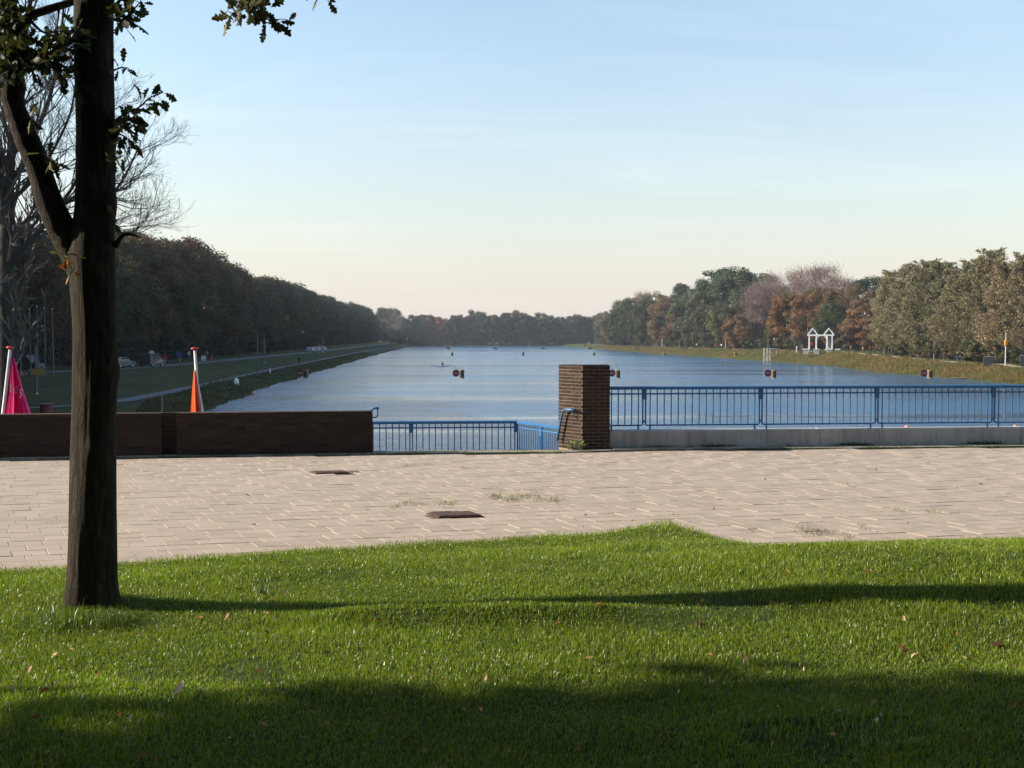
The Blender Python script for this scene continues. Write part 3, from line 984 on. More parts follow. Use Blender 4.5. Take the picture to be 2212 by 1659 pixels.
h0 = wallpt(LW, 0.12)
hs_ = thing('handrail_stub', 'short blue handrail end sticking out above the end of the low wall', 'handrail', (h0.x, h0.y, 0))
MB().tube([(-0.02, 0.05, WH + 0.03), (0.0, 0.05, WH + 0.065), (0.055, 0.05, WH + 0.075), (0.115, 0.05, WH + 0.07)], 0.02, 9).build('tube', M['blue'], hs_, smooth=True)
MB().tube([(0.085, 0.05, WH + 0.06), (0.085, 0.05, WH - 0.06), (0.05, 0.05, WH - 0.09), (0.0, 0.05, WH - 0.09)], 0.011, 8).build('bracket', M['blue'], hs_, smooth=True)

# the stairs down to the landing
stt = thing('stairs', 'concrete stairs leading down behind the paving edge to the landing', 'stairs', (-0.8, 18.8, 0))
for k in range(5):
    MB().bevbox((0.0, 0.02 + 0.32 * k + 0.16, -0.17 * (k + 1) - 0.10), (3.1 - 0.02 * k, 0.33, 0.20), 0.012).build('step', M['concrete'], stt)

# ================================================================== OAK IN THE FOREGROUND
OY = 7.8
def oak_leaf_mesh(seed):
    r = random.Random(seed)
    prof = [(0.0, 0.012), (0.10, 0.03), (0.20, 0.13), (0.27, 0.16), (0.33, 0.085), (0.44, 0.23), (0.52, 0.25), (0.57, 0.12), (0.68, 0.26), (0.76, 0.26), (0.80, 0.13), (0.90, 0.15), (1.0, 0.03)]
    vs = []; fs = []
    bend = r.uniform(-0.5, 0.5); fold = r.uniform(0.15, 0.6)
    for x, w in prof:
        w *= r.uniform(0.8, 1.15)
        zc = bend * (x - 0.3) ** 2 * 0.6
        vs += [(x, -w, zc + w * fold), (x, 0, zc), (x, w * r.uniform(0.85, 1.1), zc + w * fold)]
    for i in range(len(prof) - 1):
        a_ = 3 * i
        fs += [(a_, a_ + 3, a_ + 4, a_ + 1), (a_ + 1, a_ + 4, a_ + 5, a_ + 2)]
    me = bpy.data.meshes.new('leaf'); me.from_pydata(vs, [], fs)
    me.polygons.foreach_set('use_smooth', [True] * len(fs))
    me.update()
    return me
LEAF = [oak_leaf_mesh(i) for i in range(5)]
LITTER = [oak_leaf_mesh(20 + i) for i in range(4)]
for m_ in LEAF: m_.materials.append(M['oak_leaf'])
for m_ in LITTER: m_.materials.append(M['litter'])

tb = G(195, 1330, 0.05)
oak = thing('oak_tree', 'oak tree on the lawn with a straight dark trunk and a leaning side bough', 'tree', (tb.x, OY, 0.0))
O = oak.location.copy()
# trunk: centre line and width measured on the picture
tk = [(1345, 194, 122), (1330, 195, 112), (1300, 196, 106), (1250, 196, 103), (1150, 199, 99), (1000, 203, 95), (880, 204, 93), (700, 205, 94), (620, 203, 98), (560, 201, 100), (500, 203, 90), (350, 204, 86), (200, 205, 84), (60, 203, 83), (-60, 203, 80), (-400, 208, 70), (-900, 214, 52), (-1500, 220, 22)]
zz_ = []; xx_ = []; rr_ = []
for py, px, w in tk:
    p = P(px, py, OY); zz_.append(p.z); xx_.append(p.x); rr_.append(w / 2 / FPX * OY * 0.96)
zs = np.concatenate([np.linspace(zz_[0] - 0.08, 4.8, 190), np.linspace(4.9, zz_[-1], 30)])
cx = np.interp(zs, zz_, xx_); rd = np.interp(zs, zz_, rr_)
NS = 72
th = np.linspace(0, 2 * np.pi, NS, endpoint=False)
T_, Z_ = np.meshgrid(th, zs)
rid = np.zeros_like(T_)
rg = random.Random(11)
for k in range(16):
    fq = rg.choice([15, 19, 22, 27, 31, 37]); zf = rg.uniform(-1.6, 1.6); ph = rg.uniform(0, 6.28)
    rid += np.abs(np.sin(fq * T_ / 2 + zf * Z_ + ph + 0.8 * np.sin(Z_ * rg.uniform(1, 5) + ph))) * rg.uniform(0.4, 1)
rid = rid / 16 - 0.45
lump = 0.010 * np.sin(2 * T_ + 1.3 * Z_) + 0.008 * np.sin(3 * T_ - 2.1 * Z_ + 1) + 0.007 * np.sin(T_ + 4.3 * Z_)
kn = np.zeros_like(T_)
for (kt, kz, ka, kw) in ((0.1, 3.45, 0.03, 0.07), (6.1, 2.95, 0.025, 0.09), (0.05, 1.75, 0.022, 0.10), (3.3, 2.62, 0.06, 0.16), (5.2, 1.2, 0.02, 0.08)):
    dth = (T_ - kt + np.pi) % (2 * np.pi) - np.pi
    kn += ka * np.exp(-(dth / 0.5) ** 2 - ((Z_ - kz) / kw) ** 2)
flare = 0.10 * np.exp(-np.clip(Z_ - 0.0, 0, 9) / 0.10) * (1 + 0.5 * np.sin(5 * T_ + 0.7))
RR = rd[:, None] + rid * 0.022 + lump * 0.6 + kn + flare * 0.45
VX = cx[:, None] + RR * np.cos(T_) - O.x; VY = RR * np.sin(T_); VZ = Z_
V_ = np.stack([VX, VY, VZ], 2).reshape(-1, 3)
i_, j_ = np.meshgrid(np.arange(len(zs) - 1), np.arange(NS), indexing='ij')
F_ = np.stack([i_ * NS + j_, i_ * NS + (j_ + 1) % NS, (i_ + 1) * NS + (j_ + 1) % NS, (i_ + 1) * NS + j_], 2).reshape(-1, 4)
link('trunk', np_mesh('trunk', V_, F_, M['oak_bark'], True), None, oak)
def dpath(pl):
    """[(px, py, depth offset)] -> points relative to the oak"""
    return [P(x, y, OY + dy_) - O for x, y, dy_ in pl]
def smooth_path(pts, n=6):
    out = []
    for i in range(len(pts) - 1):
        p0 = pts[max(0, i - 1)]; p1 = pts[i]; p2 = pts[i + 1]; p3 = pts[min(len(pts) - 1, i + 2)]
        for k in range(n):
            s_ = k / n
            out.append(0.5 * ((2 * p1) + (p2 - p0) * s_ + (2 * p0 - 5 * p1 + 4 * p2 - p3) * s_ ** 2 + (3 * p1 - p0 - 3 * p2 + p3) * s_ ** 3))
    out.append(pts[-1])
    return out
def limb(name, pl, widths, n=20, rough=0.05, mat='oak_bark'):
    pts = smooth_path(dpath(pl), 7)
    rad = np.interp(np.linspace(0, 1, len(pts)), np.linspace(0, 1, len(widths)), [w / 2 / FPX * OY for w in widths])
    rad = [r_ * (1 + random.uniform(-rough, rough)) for r_ in rad]
    mb = MB().tube(pts, rad, n)
    return mb.build(name, M[mat], oak, smooth=True)
limb('bough', [(186, 585, 0.02), (160, 540, 0.0), (132, 492, -0.03), (104, 428, -0.05), (80, 352, -0.06), (48, 278, -0.08), (28, 216, -0.08), (30, 150, -0.08), (38, 96, -0.1), (22, 40, -0.12), (8, -30, -0.15), (-20, -200, -0.2), (-60, -500, -0.3)], [78, 66, 58, 54, 51, 48, 46, 44, 42, 40, 38, 30, 18])
limb('branch', [(34, 72, -0.1), (60, 38, -0.02), (105, 20, 0.1), (150, 6, 0.2), (185, -10, 0.3), (300, -90, 0.6)], [22, 18, 17, 16, 15, 9], 12)
limb('branch', [(250, 530, 0.0), (262, 512, -0.05), (276, 505, -0.08), (300, 512, -0.1)], [16, 9, 7, 3], 8)

leaf_cols = [(0.045, 0.062, 0.016, 1), (0.06, 0.075, 0.016, 1), (0.085, 0.088, 0.02, 1), (0.12, 0.095, 0.022, 1), (0.035, 0.05, 0.014, 1)]
nleaf = [0]
def spray(pl, count, spread, size=(0.085, 0.125), cols=None, stem=8, tipw=2.0):
    """a leafy twig: one branch part carrying single leaves"""
    pts = smooth_path(dpath(pl), 5)
    rad = np.linspace(stem / 2 / FPX * OY, tipw / 2 / FPX * OY, len(pts))
    mb = MB().tube(pts, list(rad), 6)
    leafs = []
    for k in range(count):
        f = (k + random.random()) / count
        f = 0.12 + 0.88 * f
        q = f * (len(pts) - 1); i = min(int(q), len(pts) - 2)
        p = pts[i].lerp(pts[i + 1], q - i)
        tdir = (pts[i + 1] - pts[i]).normalized()
        d = Vector((random.gauss(0, 1), random.gauss(0, 1), random.gauss(-0.15, 0.9))).normalized()
        d = (d + tdir * 0.55).normalized()
        off = spread * random.random() ** 0.6
        base = p + d * off
        if off > 0.03:
            mb.tube([p, p + d * off * 0.55 + Vector((0, 0, 0.006)), base], [0.003, 0.0022, 0.0015], 4)
        leafs.append((base, d))
    br = mb.build('branch', M['twig'], oak)
    for base, d in leafs:
        d2 = (d + Vector((random.gauss(0, .4), random.gauss(0, .4), random.gauss(-0.25, .4)))).normalized()
        qd = Vector((1, 0, 0)).rotation_difference(d2)
        qd = qd @ Quaternion((1, 0, 0), random.uniform(0, 6.28))
        o = link('leaf', random.choice(LEAF), None, br, base, qd, random.uniform(*size) * random.choice((1, 1, 1, 0.8)))
        o.color = random.choice(cols or leaf_cols)
        nleaf[0] += 1
autumn = [(0.30, 0.12, 0.03, 1), (0.10, 0.11, 0.02, 1), (0.26, 0.19, 0.035, 1), (0.30, 0.09, 0.03, 1)]
spray([(36, 100, -0.1), (50, 130, -0.2), (90, 140, -0.25), (125, 150, -0.25), (150, 168, -0.25)], 42, 0.11)
spray([(42, 90, -0.1), (75, 120, -0.2), (115, 112, -0.22), (150, 88, -0.25), (166, 62, -0.25)], 34, 0.09)
spray([(28, 150, -0.1), (10, 100, -0.2), (12, 50, -0.25), (20, 5, -0.3)], 26, 0.12)
spray([(25, 180, -0.1), (12, 168, -0.18), (-10, 150, -0.2)], 12, 0.08)
spray([(60, 38, 0.0), (95, 70, -0.1), (140, 64, -0.12)], 9, 0.07)
spray([(128, 14, 0.12), (124, 50, 0.1), (116, 80, 0.1)], 5, 0.05, stem=5)
spray([(244, 40, -0.02), (262, 45, -0.1), (280, 30, -0.15), (305, 2, -0.2)], 20, 0.07)
spray([(244, 15, -0.02), (270, -8, -0.1), (300, -25, -0.2)], 10, 0.08)
spray([(246, 152, 0.0), (262, 146, -0.06), (277, 147, -0.1)], 7, 0.05, stem=4)
spray([(246, 262, 0.0), (270, 246, -0.1), (300, 232, -0.15), (322, 212, -0.2), (345, 203, -0.25)], 24, 0.07, stem=5)
spray([(246, 272, 0.0), (262, 262, -0.08), (280, 258, -0.1), (295, 268, -0.12)], 16, 0.07, stem=5)
spray([(246, 300, 0.0), (258, 290, -0.08), (276, 300, -0.1), (288, 308, -0.1)], 10, 0.06, stem=4, cols=leaf_cols + autumn[:2])
spray([(246, 345, 0.0), (258, 340, -0.08), (266, 336, -0.1)], 7, 0.045, stem=4)
spray([(56, 262, -0.06), (66, 252, -0.16), (78, 248, -0.2)], 8, 0.05, stem=4)
spray([(88, 330, -0.06), (98, 335, -0.16), (118, 348, -0.2)], 11, 0.05, stem=4)
spray([(246, 482, 0.0), (256, 474, -0.08)], 4, 0.04, stem=4)
spray([(152, 545, -0.16), (148, 550, -0.25), (138, 545, -0.3)], 9, 0.06, (0.05, 0.075), autumn, stem=4)
spray([(158, 580, -0.16), (154, 588, -0.26), (150, 594, -0.3)], 6, 0.05, (0.04, 0.07), autumn, stem=4)
spray([(540, -60, -0.9), (530, -20, -0.9), (520, 10, -0.9), (505, 30, -0.9)], 24, 0.09, stem=5, cols=leaf_cols + [(0.13, 0.12, 0.03, 1)])
spray([(540, -60, -0.9), (556, 0, -0.9), (575, 40, -0.9), (600, 42, -0.9)], 20, 0.08, stem=5)
spray([(700, -70, -0.9), (695, -30, -0.9), (698, -8, -0.9)], 9, 0.07, stem=5)
limb('branch', [(212, -500, 0.0), (330, -330, -0.4), (460, -180, -0.7), (540, -60, -0.9)], [24, 16, 10, 6], 8)
limb('branch', [(460, -180, -0.7), (580, -160, -0.8), (700, -70, -0.9)], [10, 8, 5], 8)

# the thick of the foliage round the upper bough: too crowded to count
ex_pts = []
gx_ = random.Random(91)
V_l = []; F_l = []
for (px, py, sx, sy, n_) in ((25, 40, 26, 48, 90), (30, 110, 24, 40, 80), (95, 135, 40, 22, 70), (140, 100, 18, 26, 34), (268, 262, 16, 22, 26), (272, 28, 18, 22, 26), (548, 22, 34, 24, 36), (8, 160, 12, 24, 24)):
    for k in range(n_):
        p = P(gx_.gauss(px, sx * 0.6), gx_.gauss(py, sy * 0.6), OY - (0.9 if px > 400 else 0.15) + gx_.gauss(0, 0.14)) - O
        me = LEAF[gx_.randrange(5)]
        d_ = Vector((gx_.gauss(0, 1), gx_.gauss(0, 1), gx_.gauss(-0.3, 0.8))).normalized()
        q_ = Vector((1, 0, 0)).rotation_difference(d_) @ Quaternion((1, 0, 0), gx_.uniform(0, 6.28)); s_ = gx_.uniform(0.08, 0.12)
        b_ = len(V_l)
        V_l += [tuple(p + (q_ @ (v.co * s_))) for v in me.vertices]
        F_l += [tuple(i + b_ for i in f.vertices) for f in me.polygons]
o = link('foliage', np_mesh('foliage', np.array(V_l), np.array(F_l), M['oak_leaf'], True), None, oak)
o.color = (0.055, 0.065, 0.016, 1); o['kind'] = 'stuff'

# leaf cloud helper used by every distant crown
def leaf_cloud(centers, radii, n, size, flat=0.6, seed=0, updir=0.35, zs=0.9, shear=0.0):
    """quads scattered through blobs: (k,3) centers, (k,) radii"""
    g = np.random.default_rng(seed)
    w = radii ** 2; w = w / w.sum()
    ci = g.choice(len(centers), n, p=w)
    dirs = g.normal(size=(n, 3)); dirs /= np.linalg.norm(dirs, axis=1)[:, None]
    rad = radii[ci] * (0.75 * g.uniform(0.1, 1.0, n) ** 0.4 + 0.22 * np.abs(g.normal(size=n)))
    off = dirs * rad[:, None] * np.array([1, 1, zs])
    off[:, 0] += off[:, 2] * shear
    p = centers[ci] + off
    nrm = dirs + g.normal(scale=flat, size=(n, 3)); nrm[:, 2] += updir
    nrm /= np.linalg.norm(nrm, axis=1)[:, None]
    a_ = np.cross(nrm, g.normal(size=(n, 3))); a_ /= np.linalg.norm(a_, axis=1)[:, None]
    b_ = np.cross(nrm, a_)
    s = size * g.uniform(0.6, 1.4, n)
    V = np.stack([p - a_ * s[:, None], p - b_ * s[:, None] * 0.55, p + a_ * s[:, None], p + b_ * s[:, None] * 0.55], 1)
    F = np.arange(4 * n).reshape(n, 4)
    tc_ = g.uniform(0, 1, len(centers))
    tt = np.clip(0.6 * tc_[ci] + 0.4 * g.uniform(0, 1, n), 0, 1)
    C = np.repeat(tt, 4)[:, None].repeat(4, 1)
    return V.reshape(-1, 3), F, C

# the oak's unseen crown, widened over the lawn to block sky light
g = np.random.default_rng(5)
k = 150
cc_ = np.stack([2.0 + g.uniform(-1, 1, k) * 4.6, -1.6 + g.uniform(-1, 1, k) * 4.6, g.uniform(6.6, 10.5, k)], 1)
V_, F_, C_ = leaf_cloud(cc_, g.uniform(0.6, 1.0, k), 26000, 0.10, seed=6)
oc_ = link('crown', np_mesh('crown', V_, F_, M['leaf'], False, C_), None, oak)
oc_.color = (0.06, 0.075, 0.018, 1)

# ================================================================== TREE KINDS
def trunk_mesh(h, r, limbs, seed, crown_r, z0=0.25):
    g = random.Random(seed)
    mb = MB()
    top = Vector((g.uniform(-.4, .4), g.uniform(-.4, .4), h * 0.86))
    pts = [Vector((0, 0, -0.4)), Vector((0, 0, 0.1)), Vector((g.uniform(-.1, .1), 0, h * 0.3)), top * 0.65 + Vector((0, 0, 0)), top]
    mb.tube(pts, [r * 1.35, r * 1.1, r * 0.85, r * 0.5, r * 0.08], 9)
    for i in range(limbs):
        f = g.uniform(z0, 0.8)
        b = Vector((0, 0, h * f)); an = g.uniform(0, 6.28)
        l_ = crown_r * g.uniform(0.5, 0.9)
        e = b + Vector((math.cos(an) * l_, math.sin(an) * l_, l_ * g.uniform(0.4, 1.0)))
        m_ = b.lerp(e, 0.5) + Vector((0, 0, -0.1 * l_))
        mb.tube([b, m_, e], [r * 0.4, r * 0.25, r * 0.06], 6)
    return mb.mesh('trunk', M['far_bark'], True)
def broadleaf(seed, h, rad, n=9000, size=0.27, low=0.10, blobs=46, squash=1.0):
    g = np.random.default_rng(seed)
    cs = []; rs = []
    while len(cs) < blobs:
        z = g.uniform(low, 0.96)
        prof = (math.sin(min(1, (z - low * 0.4) / (0.45)) * math.pi / 2)) * math.sqrt(max(0, 1 - max(0, (z - 0.45) / 0.54) ** 2))
        rr = rad * prof * (0.50 + 0.42 * g.uniform())
        an = g.uniform(0, 2 * np.pi)
        cs.append((rr * math.cos(an), rr * math.sin(an), z * h)); rs.append(rad * g.uniform(0.15, 0.30) * squash)
    V, F, C = leaf_cloud(np.array(cs), np.array(rs), n, size, seed=seed + 100)
    return np_mesh('crown', V, F, M['leaf'], False, C), trunk_mesh(h, rad * 0.055, 9, seed, rad)
def poplar(seed, h, rad, n=26000, size=0.15):
    g = np.random.default_rng(seed)
    nb = 300
    z0 = g.uniform(0.02, 0.93, nb) * h
    az = g.uniform(0, 2 * np.pi, nb)
    L = rad * g.uniform(0.45, 1.0, nb) * (1 - 0.70 * (z0 / h) ** 1.7)
    rise = L * g.uniform(0.55, 1.25, nb)
    p0 = np.stack([0.06 * (z0 / h) ** 2 * h + 0.25 * g.normal(size=nb), 0.25 * g.normal(size=nb), z0], 1)
    p1 = p0 + np.stack([L * np.cos(az) + 0.22 * L, L * np.sin(az), rise], 1)
    ci = g.choice(nb, n, p=L / L.sum()); t_ = g.uniform(0.05, 1.0, n) ** 0.75
    p = p0[ci] * (1 - t_)[:, None] + p1[ci] * t_[:, None]
    p[:, 2] += 0.35 * L[ci] * t_ * (t_ - 1) * -0.6
    p += g.normal(size=(n, 3)) * (0.10 + 0.26 * np.sqrt(t_) * (1.15 - t_ * 0.55))[:, None] * (0.6 + 0.4 * L[ci] / rad)[:, None]
    p[:, 2] = np.where(p[:, 2] > h * 0.97, h * 0.97 + (p[:, 2] - h * 0.97) * 0.6, p[:, 2])
    nrm = g.normal(size=(n, 3)); nrm /= np.linalg.norm(nrm, axis=1)[:, None]
    d = (p1 - p0)[ci]; d = d / np.linalg.norm(d, axis=1)[:, None] + g.normal(size=(n, 3)) * 0.5
    a_ = d / np.linalg.norm(d, axis=1)[:, None]
    b_ = np.cross(nrm, a_); b_ /= np.linalg.norm(b_, axis=1)[:, None] + 1e-6
    sz = size * g.uniform(0.6, 1.5, n)[:, None]
    V = np.stack([p - a_ * sz, p - b_ * sz * 0.5, p + a_ * sz, p + b_ * sz * 0.5], 1).reshape(-1, 3)
    bt = g.uniform(0, 1, nb)
    tt = np.clip(0.45 * bt[ci] + 0.55 * g.uniform(0, 1, n), 0, 1)
    C = np.repeat(tt, 4)[:, None].repeat(4, 1)
    return np_mesh('crown', V, np.arange(4 * n).reshape(n, 4), M['leaf'], False, C), trunk_mesh(h, rad * 0.07, 6, seed, rad * 0.6)
def grow(g, out, p, d, l_, r_, depth, spreadang=0.5, up=0.12):
    n_ = 3
    pts = [p]; dd = d.copy()
    for i in range(n_):
        dd = (dd + Vector((g.gauss(0, .16), g.gauss(0, .16), g.gauss(up, .12)))).normalized()
        pts.append(pts[-1] + dd * (l_ / n_))
    out.append((pts, r_, r_ * 0.62, depth))
    if depth <= 0: return
    k_ = g.choice((3, 4, 4)) if depth > 1 else 4
    for i in range(k_):
        f = g.uniform(0.3, 1.0) if i else 1.0
        q = f * n_; a_ = min(int(q), n_ - 1)
        b = pts[a_].lerp(pts[a_ + 1], q - a_)
        ax = Vector((g.gauss(0, 1), g.gauss(0, 1), g.gauss(0, 1))).normalized()
        nd = (Quaternion(ax, g.uniform(0.35, 1.0) * spreadang * 2) @ dd).normalized()
        grow(g, out, b, nd, l_ * g.uniform(0.52, 0.78), max(0.004, r_ * g.uniform(0.42, 0.62)), depth - 1, spreadang, up)
def bare(seed, h, rad, depth=4, twig_n=2600):
    """a leafless crown: fine twigs as thin slivers round a limb system"""
    g = random.Random(seed); out = []
    mb = MB(); tw = MB()
    grow(g, out, Vector((0, 0, 0)), Vector((0, 0, 1)), h * 0.42, rad * 0.06, depth, 0.42, 0.25)
    for pts, a_, b_, dp in out:
        (mb if dp >= 2 else tw).tube(pts, list(np.linspace(a_, max(0.012, b_), len(pts))), 6 if dp >= 2 else 3, cap=False)
    gg = np.random.default_rng(seed)
    k_ = 30; zc = gg.uniform(0.2, 1.0, k_) * h
    wr_ = rad * np.sqrt(np.clip(1.05 - ((zc / h - 0.5) / 0.58) ** 2, 0.03, 1)) * 0.8
    an = gg.uniform(0, 6.28, k_); rr = wr_ * np.sqrt(gg.uniform(0, 1, k_))
    cs = np.stack([rr * np.cos(an), rr * np.sin(an), zc], 1)
    ci = gg.integers(0, k_, twig_n * 3)
    p = cs[ci] + gg.normal(size=(len(ci), 3)) * rad * 0.2
    d = gg.normal(size=(len(ci), 3)) * 0.45; d[:, 2] += 0.9; d[:, :2] += p[:, :2] / rad * 0.5
    d /= np.linalg.norm(d, axis=1)[:, None]
    s_ = np.cross(d, gg.normal(size=d.shape)); s_ /= np.linalg.norm(s_, axis=1)[:, None]
    l_ = gg.uniform(0.5, 1.4, len(ci))[:, None]; w_ = gg.uniform(0.02, 0.05, len(ci))[:, None]
    V = np.stack([p - s_ * w_, p + s_ * w_, p + d * l_ + s_ * w_ * 0.3, p + d * l_ - s_ * w_ * 0.3], 1).reshape(-1, 3)
    F = np.arange(len(V)).reshape(-1, 4)
    C = np.repeat(gg.uniform(0.1, 0.9, len(ci)), 4)[:, None].repeat(4, 1)
    crown = np_mesh('crown', V, F, M['leaf'], False, C)
    return crown, mb.mesh('trunk', M['far_bark'], True)
KIND = {}
for i in range(5): KIND['broad%d' % i] = (*broadleaf(40 + i, 20.0, 6.0 + 0.4 * i, 17000, 0.24, 0.05, 74), 20.0)
for i in range(4): KIND['poplar%d' % i] = (*poplar(60 + i, 18.0, 4.6, 34000, 0.15), 18.0)
for i in range(3): KIND['bare%d' % i] = (*bare(70 + i, 19.0, 4.6), 19.0)
for i in range(2): KIND['park%d' % i] = (*broadleaf(90 + i, 13.0, 4.0, 26000, 0.22, 0.36, 110), 13.0)
for i in range(2): KIND['bush%d' % i] = (*broadleaf(80 + i, 4.0, 2.6, 2600, 0.17, 0.02, 24), 4.0)
def plant(kind, u, d, h, col, name, label, cat, group=None, wide=1.0, world=None, sink=0.0):
    crown, trunk, H = KIND[kind]
    p = CU(u, d, terr(u, d) - sink) if world is None else Vector(world)
    t_ = thing(name, label, cat, p, random.uniform(0, 6.28) if not kind.startswith('poplar') else random.uniform(-0.5, 0.5), group)
    s_ = h / H
    t_.scale = (s_ * wide, s_ * wide, s_)
    c = link('crown', crown, None, t_); c.color = (*col, 1)
    link('trunk', trunk, None, t_)
    return t_
def jit(c, a=0.15):
    f = random.uniform(1 - a, 1 + a)
    return tuple(max(0.004, q * f * random.uniform(1 - a * 0.5, 1 + a * 0.5)) for q in c)
def nth(n):
    return '%d%s' % (n, 'th' if 10 <= n % 100 <= 20 else {1: 'st', 2: 'nd', 3: 'rd'}.get(n % 10, 'th'))

# -- the wood on the left bank
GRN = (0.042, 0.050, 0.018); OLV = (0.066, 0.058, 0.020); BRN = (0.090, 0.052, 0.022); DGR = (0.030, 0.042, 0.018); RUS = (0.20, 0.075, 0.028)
d = 104.0; n_ = 0
while d < 800:
    n_ += 1
    h = ip(d, [(100, 15), (130, 16.5), (165, 19.5), (190, 22), (235, 22.5), (262, 21), (275, 19.5), (350, 20.0), (500, 20.5), (660, 21.5), (720, 18.5), (800, 13)]) * random.uniform(0.93, 1.06)
    u = ip(d, RU) - 11.5 + random.uniform(-1.2, 1.2)
    if d < 150: u = min(u, -55)
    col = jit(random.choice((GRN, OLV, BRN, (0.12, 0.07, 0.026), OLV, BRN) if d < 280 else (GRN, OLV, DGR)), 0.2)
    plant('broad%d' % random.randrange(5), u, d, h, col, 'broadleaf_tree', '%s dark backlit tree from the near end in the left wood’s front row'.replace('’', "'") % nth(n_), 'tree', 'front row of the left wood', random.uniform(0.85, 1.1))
    d += random.uniform(6.0, 8.5) * (1 if d < 300 else 1.35)
n_ = 0; d = 100.0
while d < 640:
    n_ += 1
    u = ip(d, RU) - 23 + random.uniform(-3, 3)
    if d < 150: u = min(u, -64)
    h = ip(d, [(100, 15), (150, 18), (190, 23.0), (250, 22.5), (275, 20.5), (640, 21)]) * random.uniform(0.92, 1.08)
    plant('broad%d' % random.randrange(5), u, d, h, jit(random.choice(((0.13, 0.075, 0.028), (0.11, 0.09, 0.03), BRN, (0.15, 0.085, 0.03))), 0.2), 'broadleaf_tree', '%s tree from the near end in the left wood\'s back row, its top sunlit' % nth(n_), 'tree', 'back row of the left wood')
    d += random.uniform(7, 10) * (1 if d < 280 else 1.9)
n_ = 0; d = 96.0
while d < 420:
    n_ += 1
    plant('bush%d' % random.randrange(2), ip(d, RU) - 7.8 + random.uniform(-0.8, 0.8), d, random.uniform(2.6, 4.4), jit((0.035, 0.045, 0.018), 0.2), 'bush', '%s dark bush from the near end along the left wood\'s edge' % nth(n_), 'bush', 'bushes under the left wood', 1.25)
    d += random.uniform(3.5, 5.5) * (1 if d < 200 else 1.7)

# -- right bank: poplars, then mixed wood to the far end
n_ = 0
for px, top, dd_, col in ((1912, 588, 4, (0.209, 0.182, 0.097)), (1948, 574, 2, (0.223, 0.189, 0.105)), (1985, 572, 1, (0.203, 0.173, 0.089)), (2022, 564, 3, (0.236, 0.203, 0.115)), (2058, 575, 1, (0.216, 0.176, 0.097)), (2092, 560, 2, (0.203, 0.178, 0.084)), (2124, 548, 3, (0.223, 0.192, 0.105)), (2162, 562, 0, (0.230, 0.189, 0.105)), (2200, 546, 1, (0.216, 0.182, 0.095)), (2240, 548, 2, (0.203, 0.176, 0.095)), (2285, 545, 2, (0.209, 0.176, 0.095)), (2335, 545, 2, (0.209, 0.176, 0.095))):
    n_ += 1
    k_ = (px - 1106) / FPX
    u = 94.0 + dd_; d = u / (k_ + SKEW)
    zt = P(px, top, d).z
    plant('poplar%d' % (n_ % 4), u, d, (zt - terr(u, d)) * random.uniform(0.97, 1.06), jit(col, 0.12), 'poplar_tree', 'windblown grey-green poplar, %s from the bridge end of the right-hand row' % nth(n_), 'tree', 'poplars on the right bank', random.uniform(1.08, 1.28))
for i in range(12):
    d = 150 + i * 11.0; u = ip(d, WR) + 24 + random.uniform(-2, 2)
    plant('poplar%d' % (i % 4), u, d, 17.2 * random.uniform(0.95, 1.05), jit((0.176, 0.149, 0.078), 0.1), 'poplar_tree', '%s poplar from the near end in the row behind the windblown poplars' % nth(i + 1), 'tree', 'second row of poplars', 1.2)
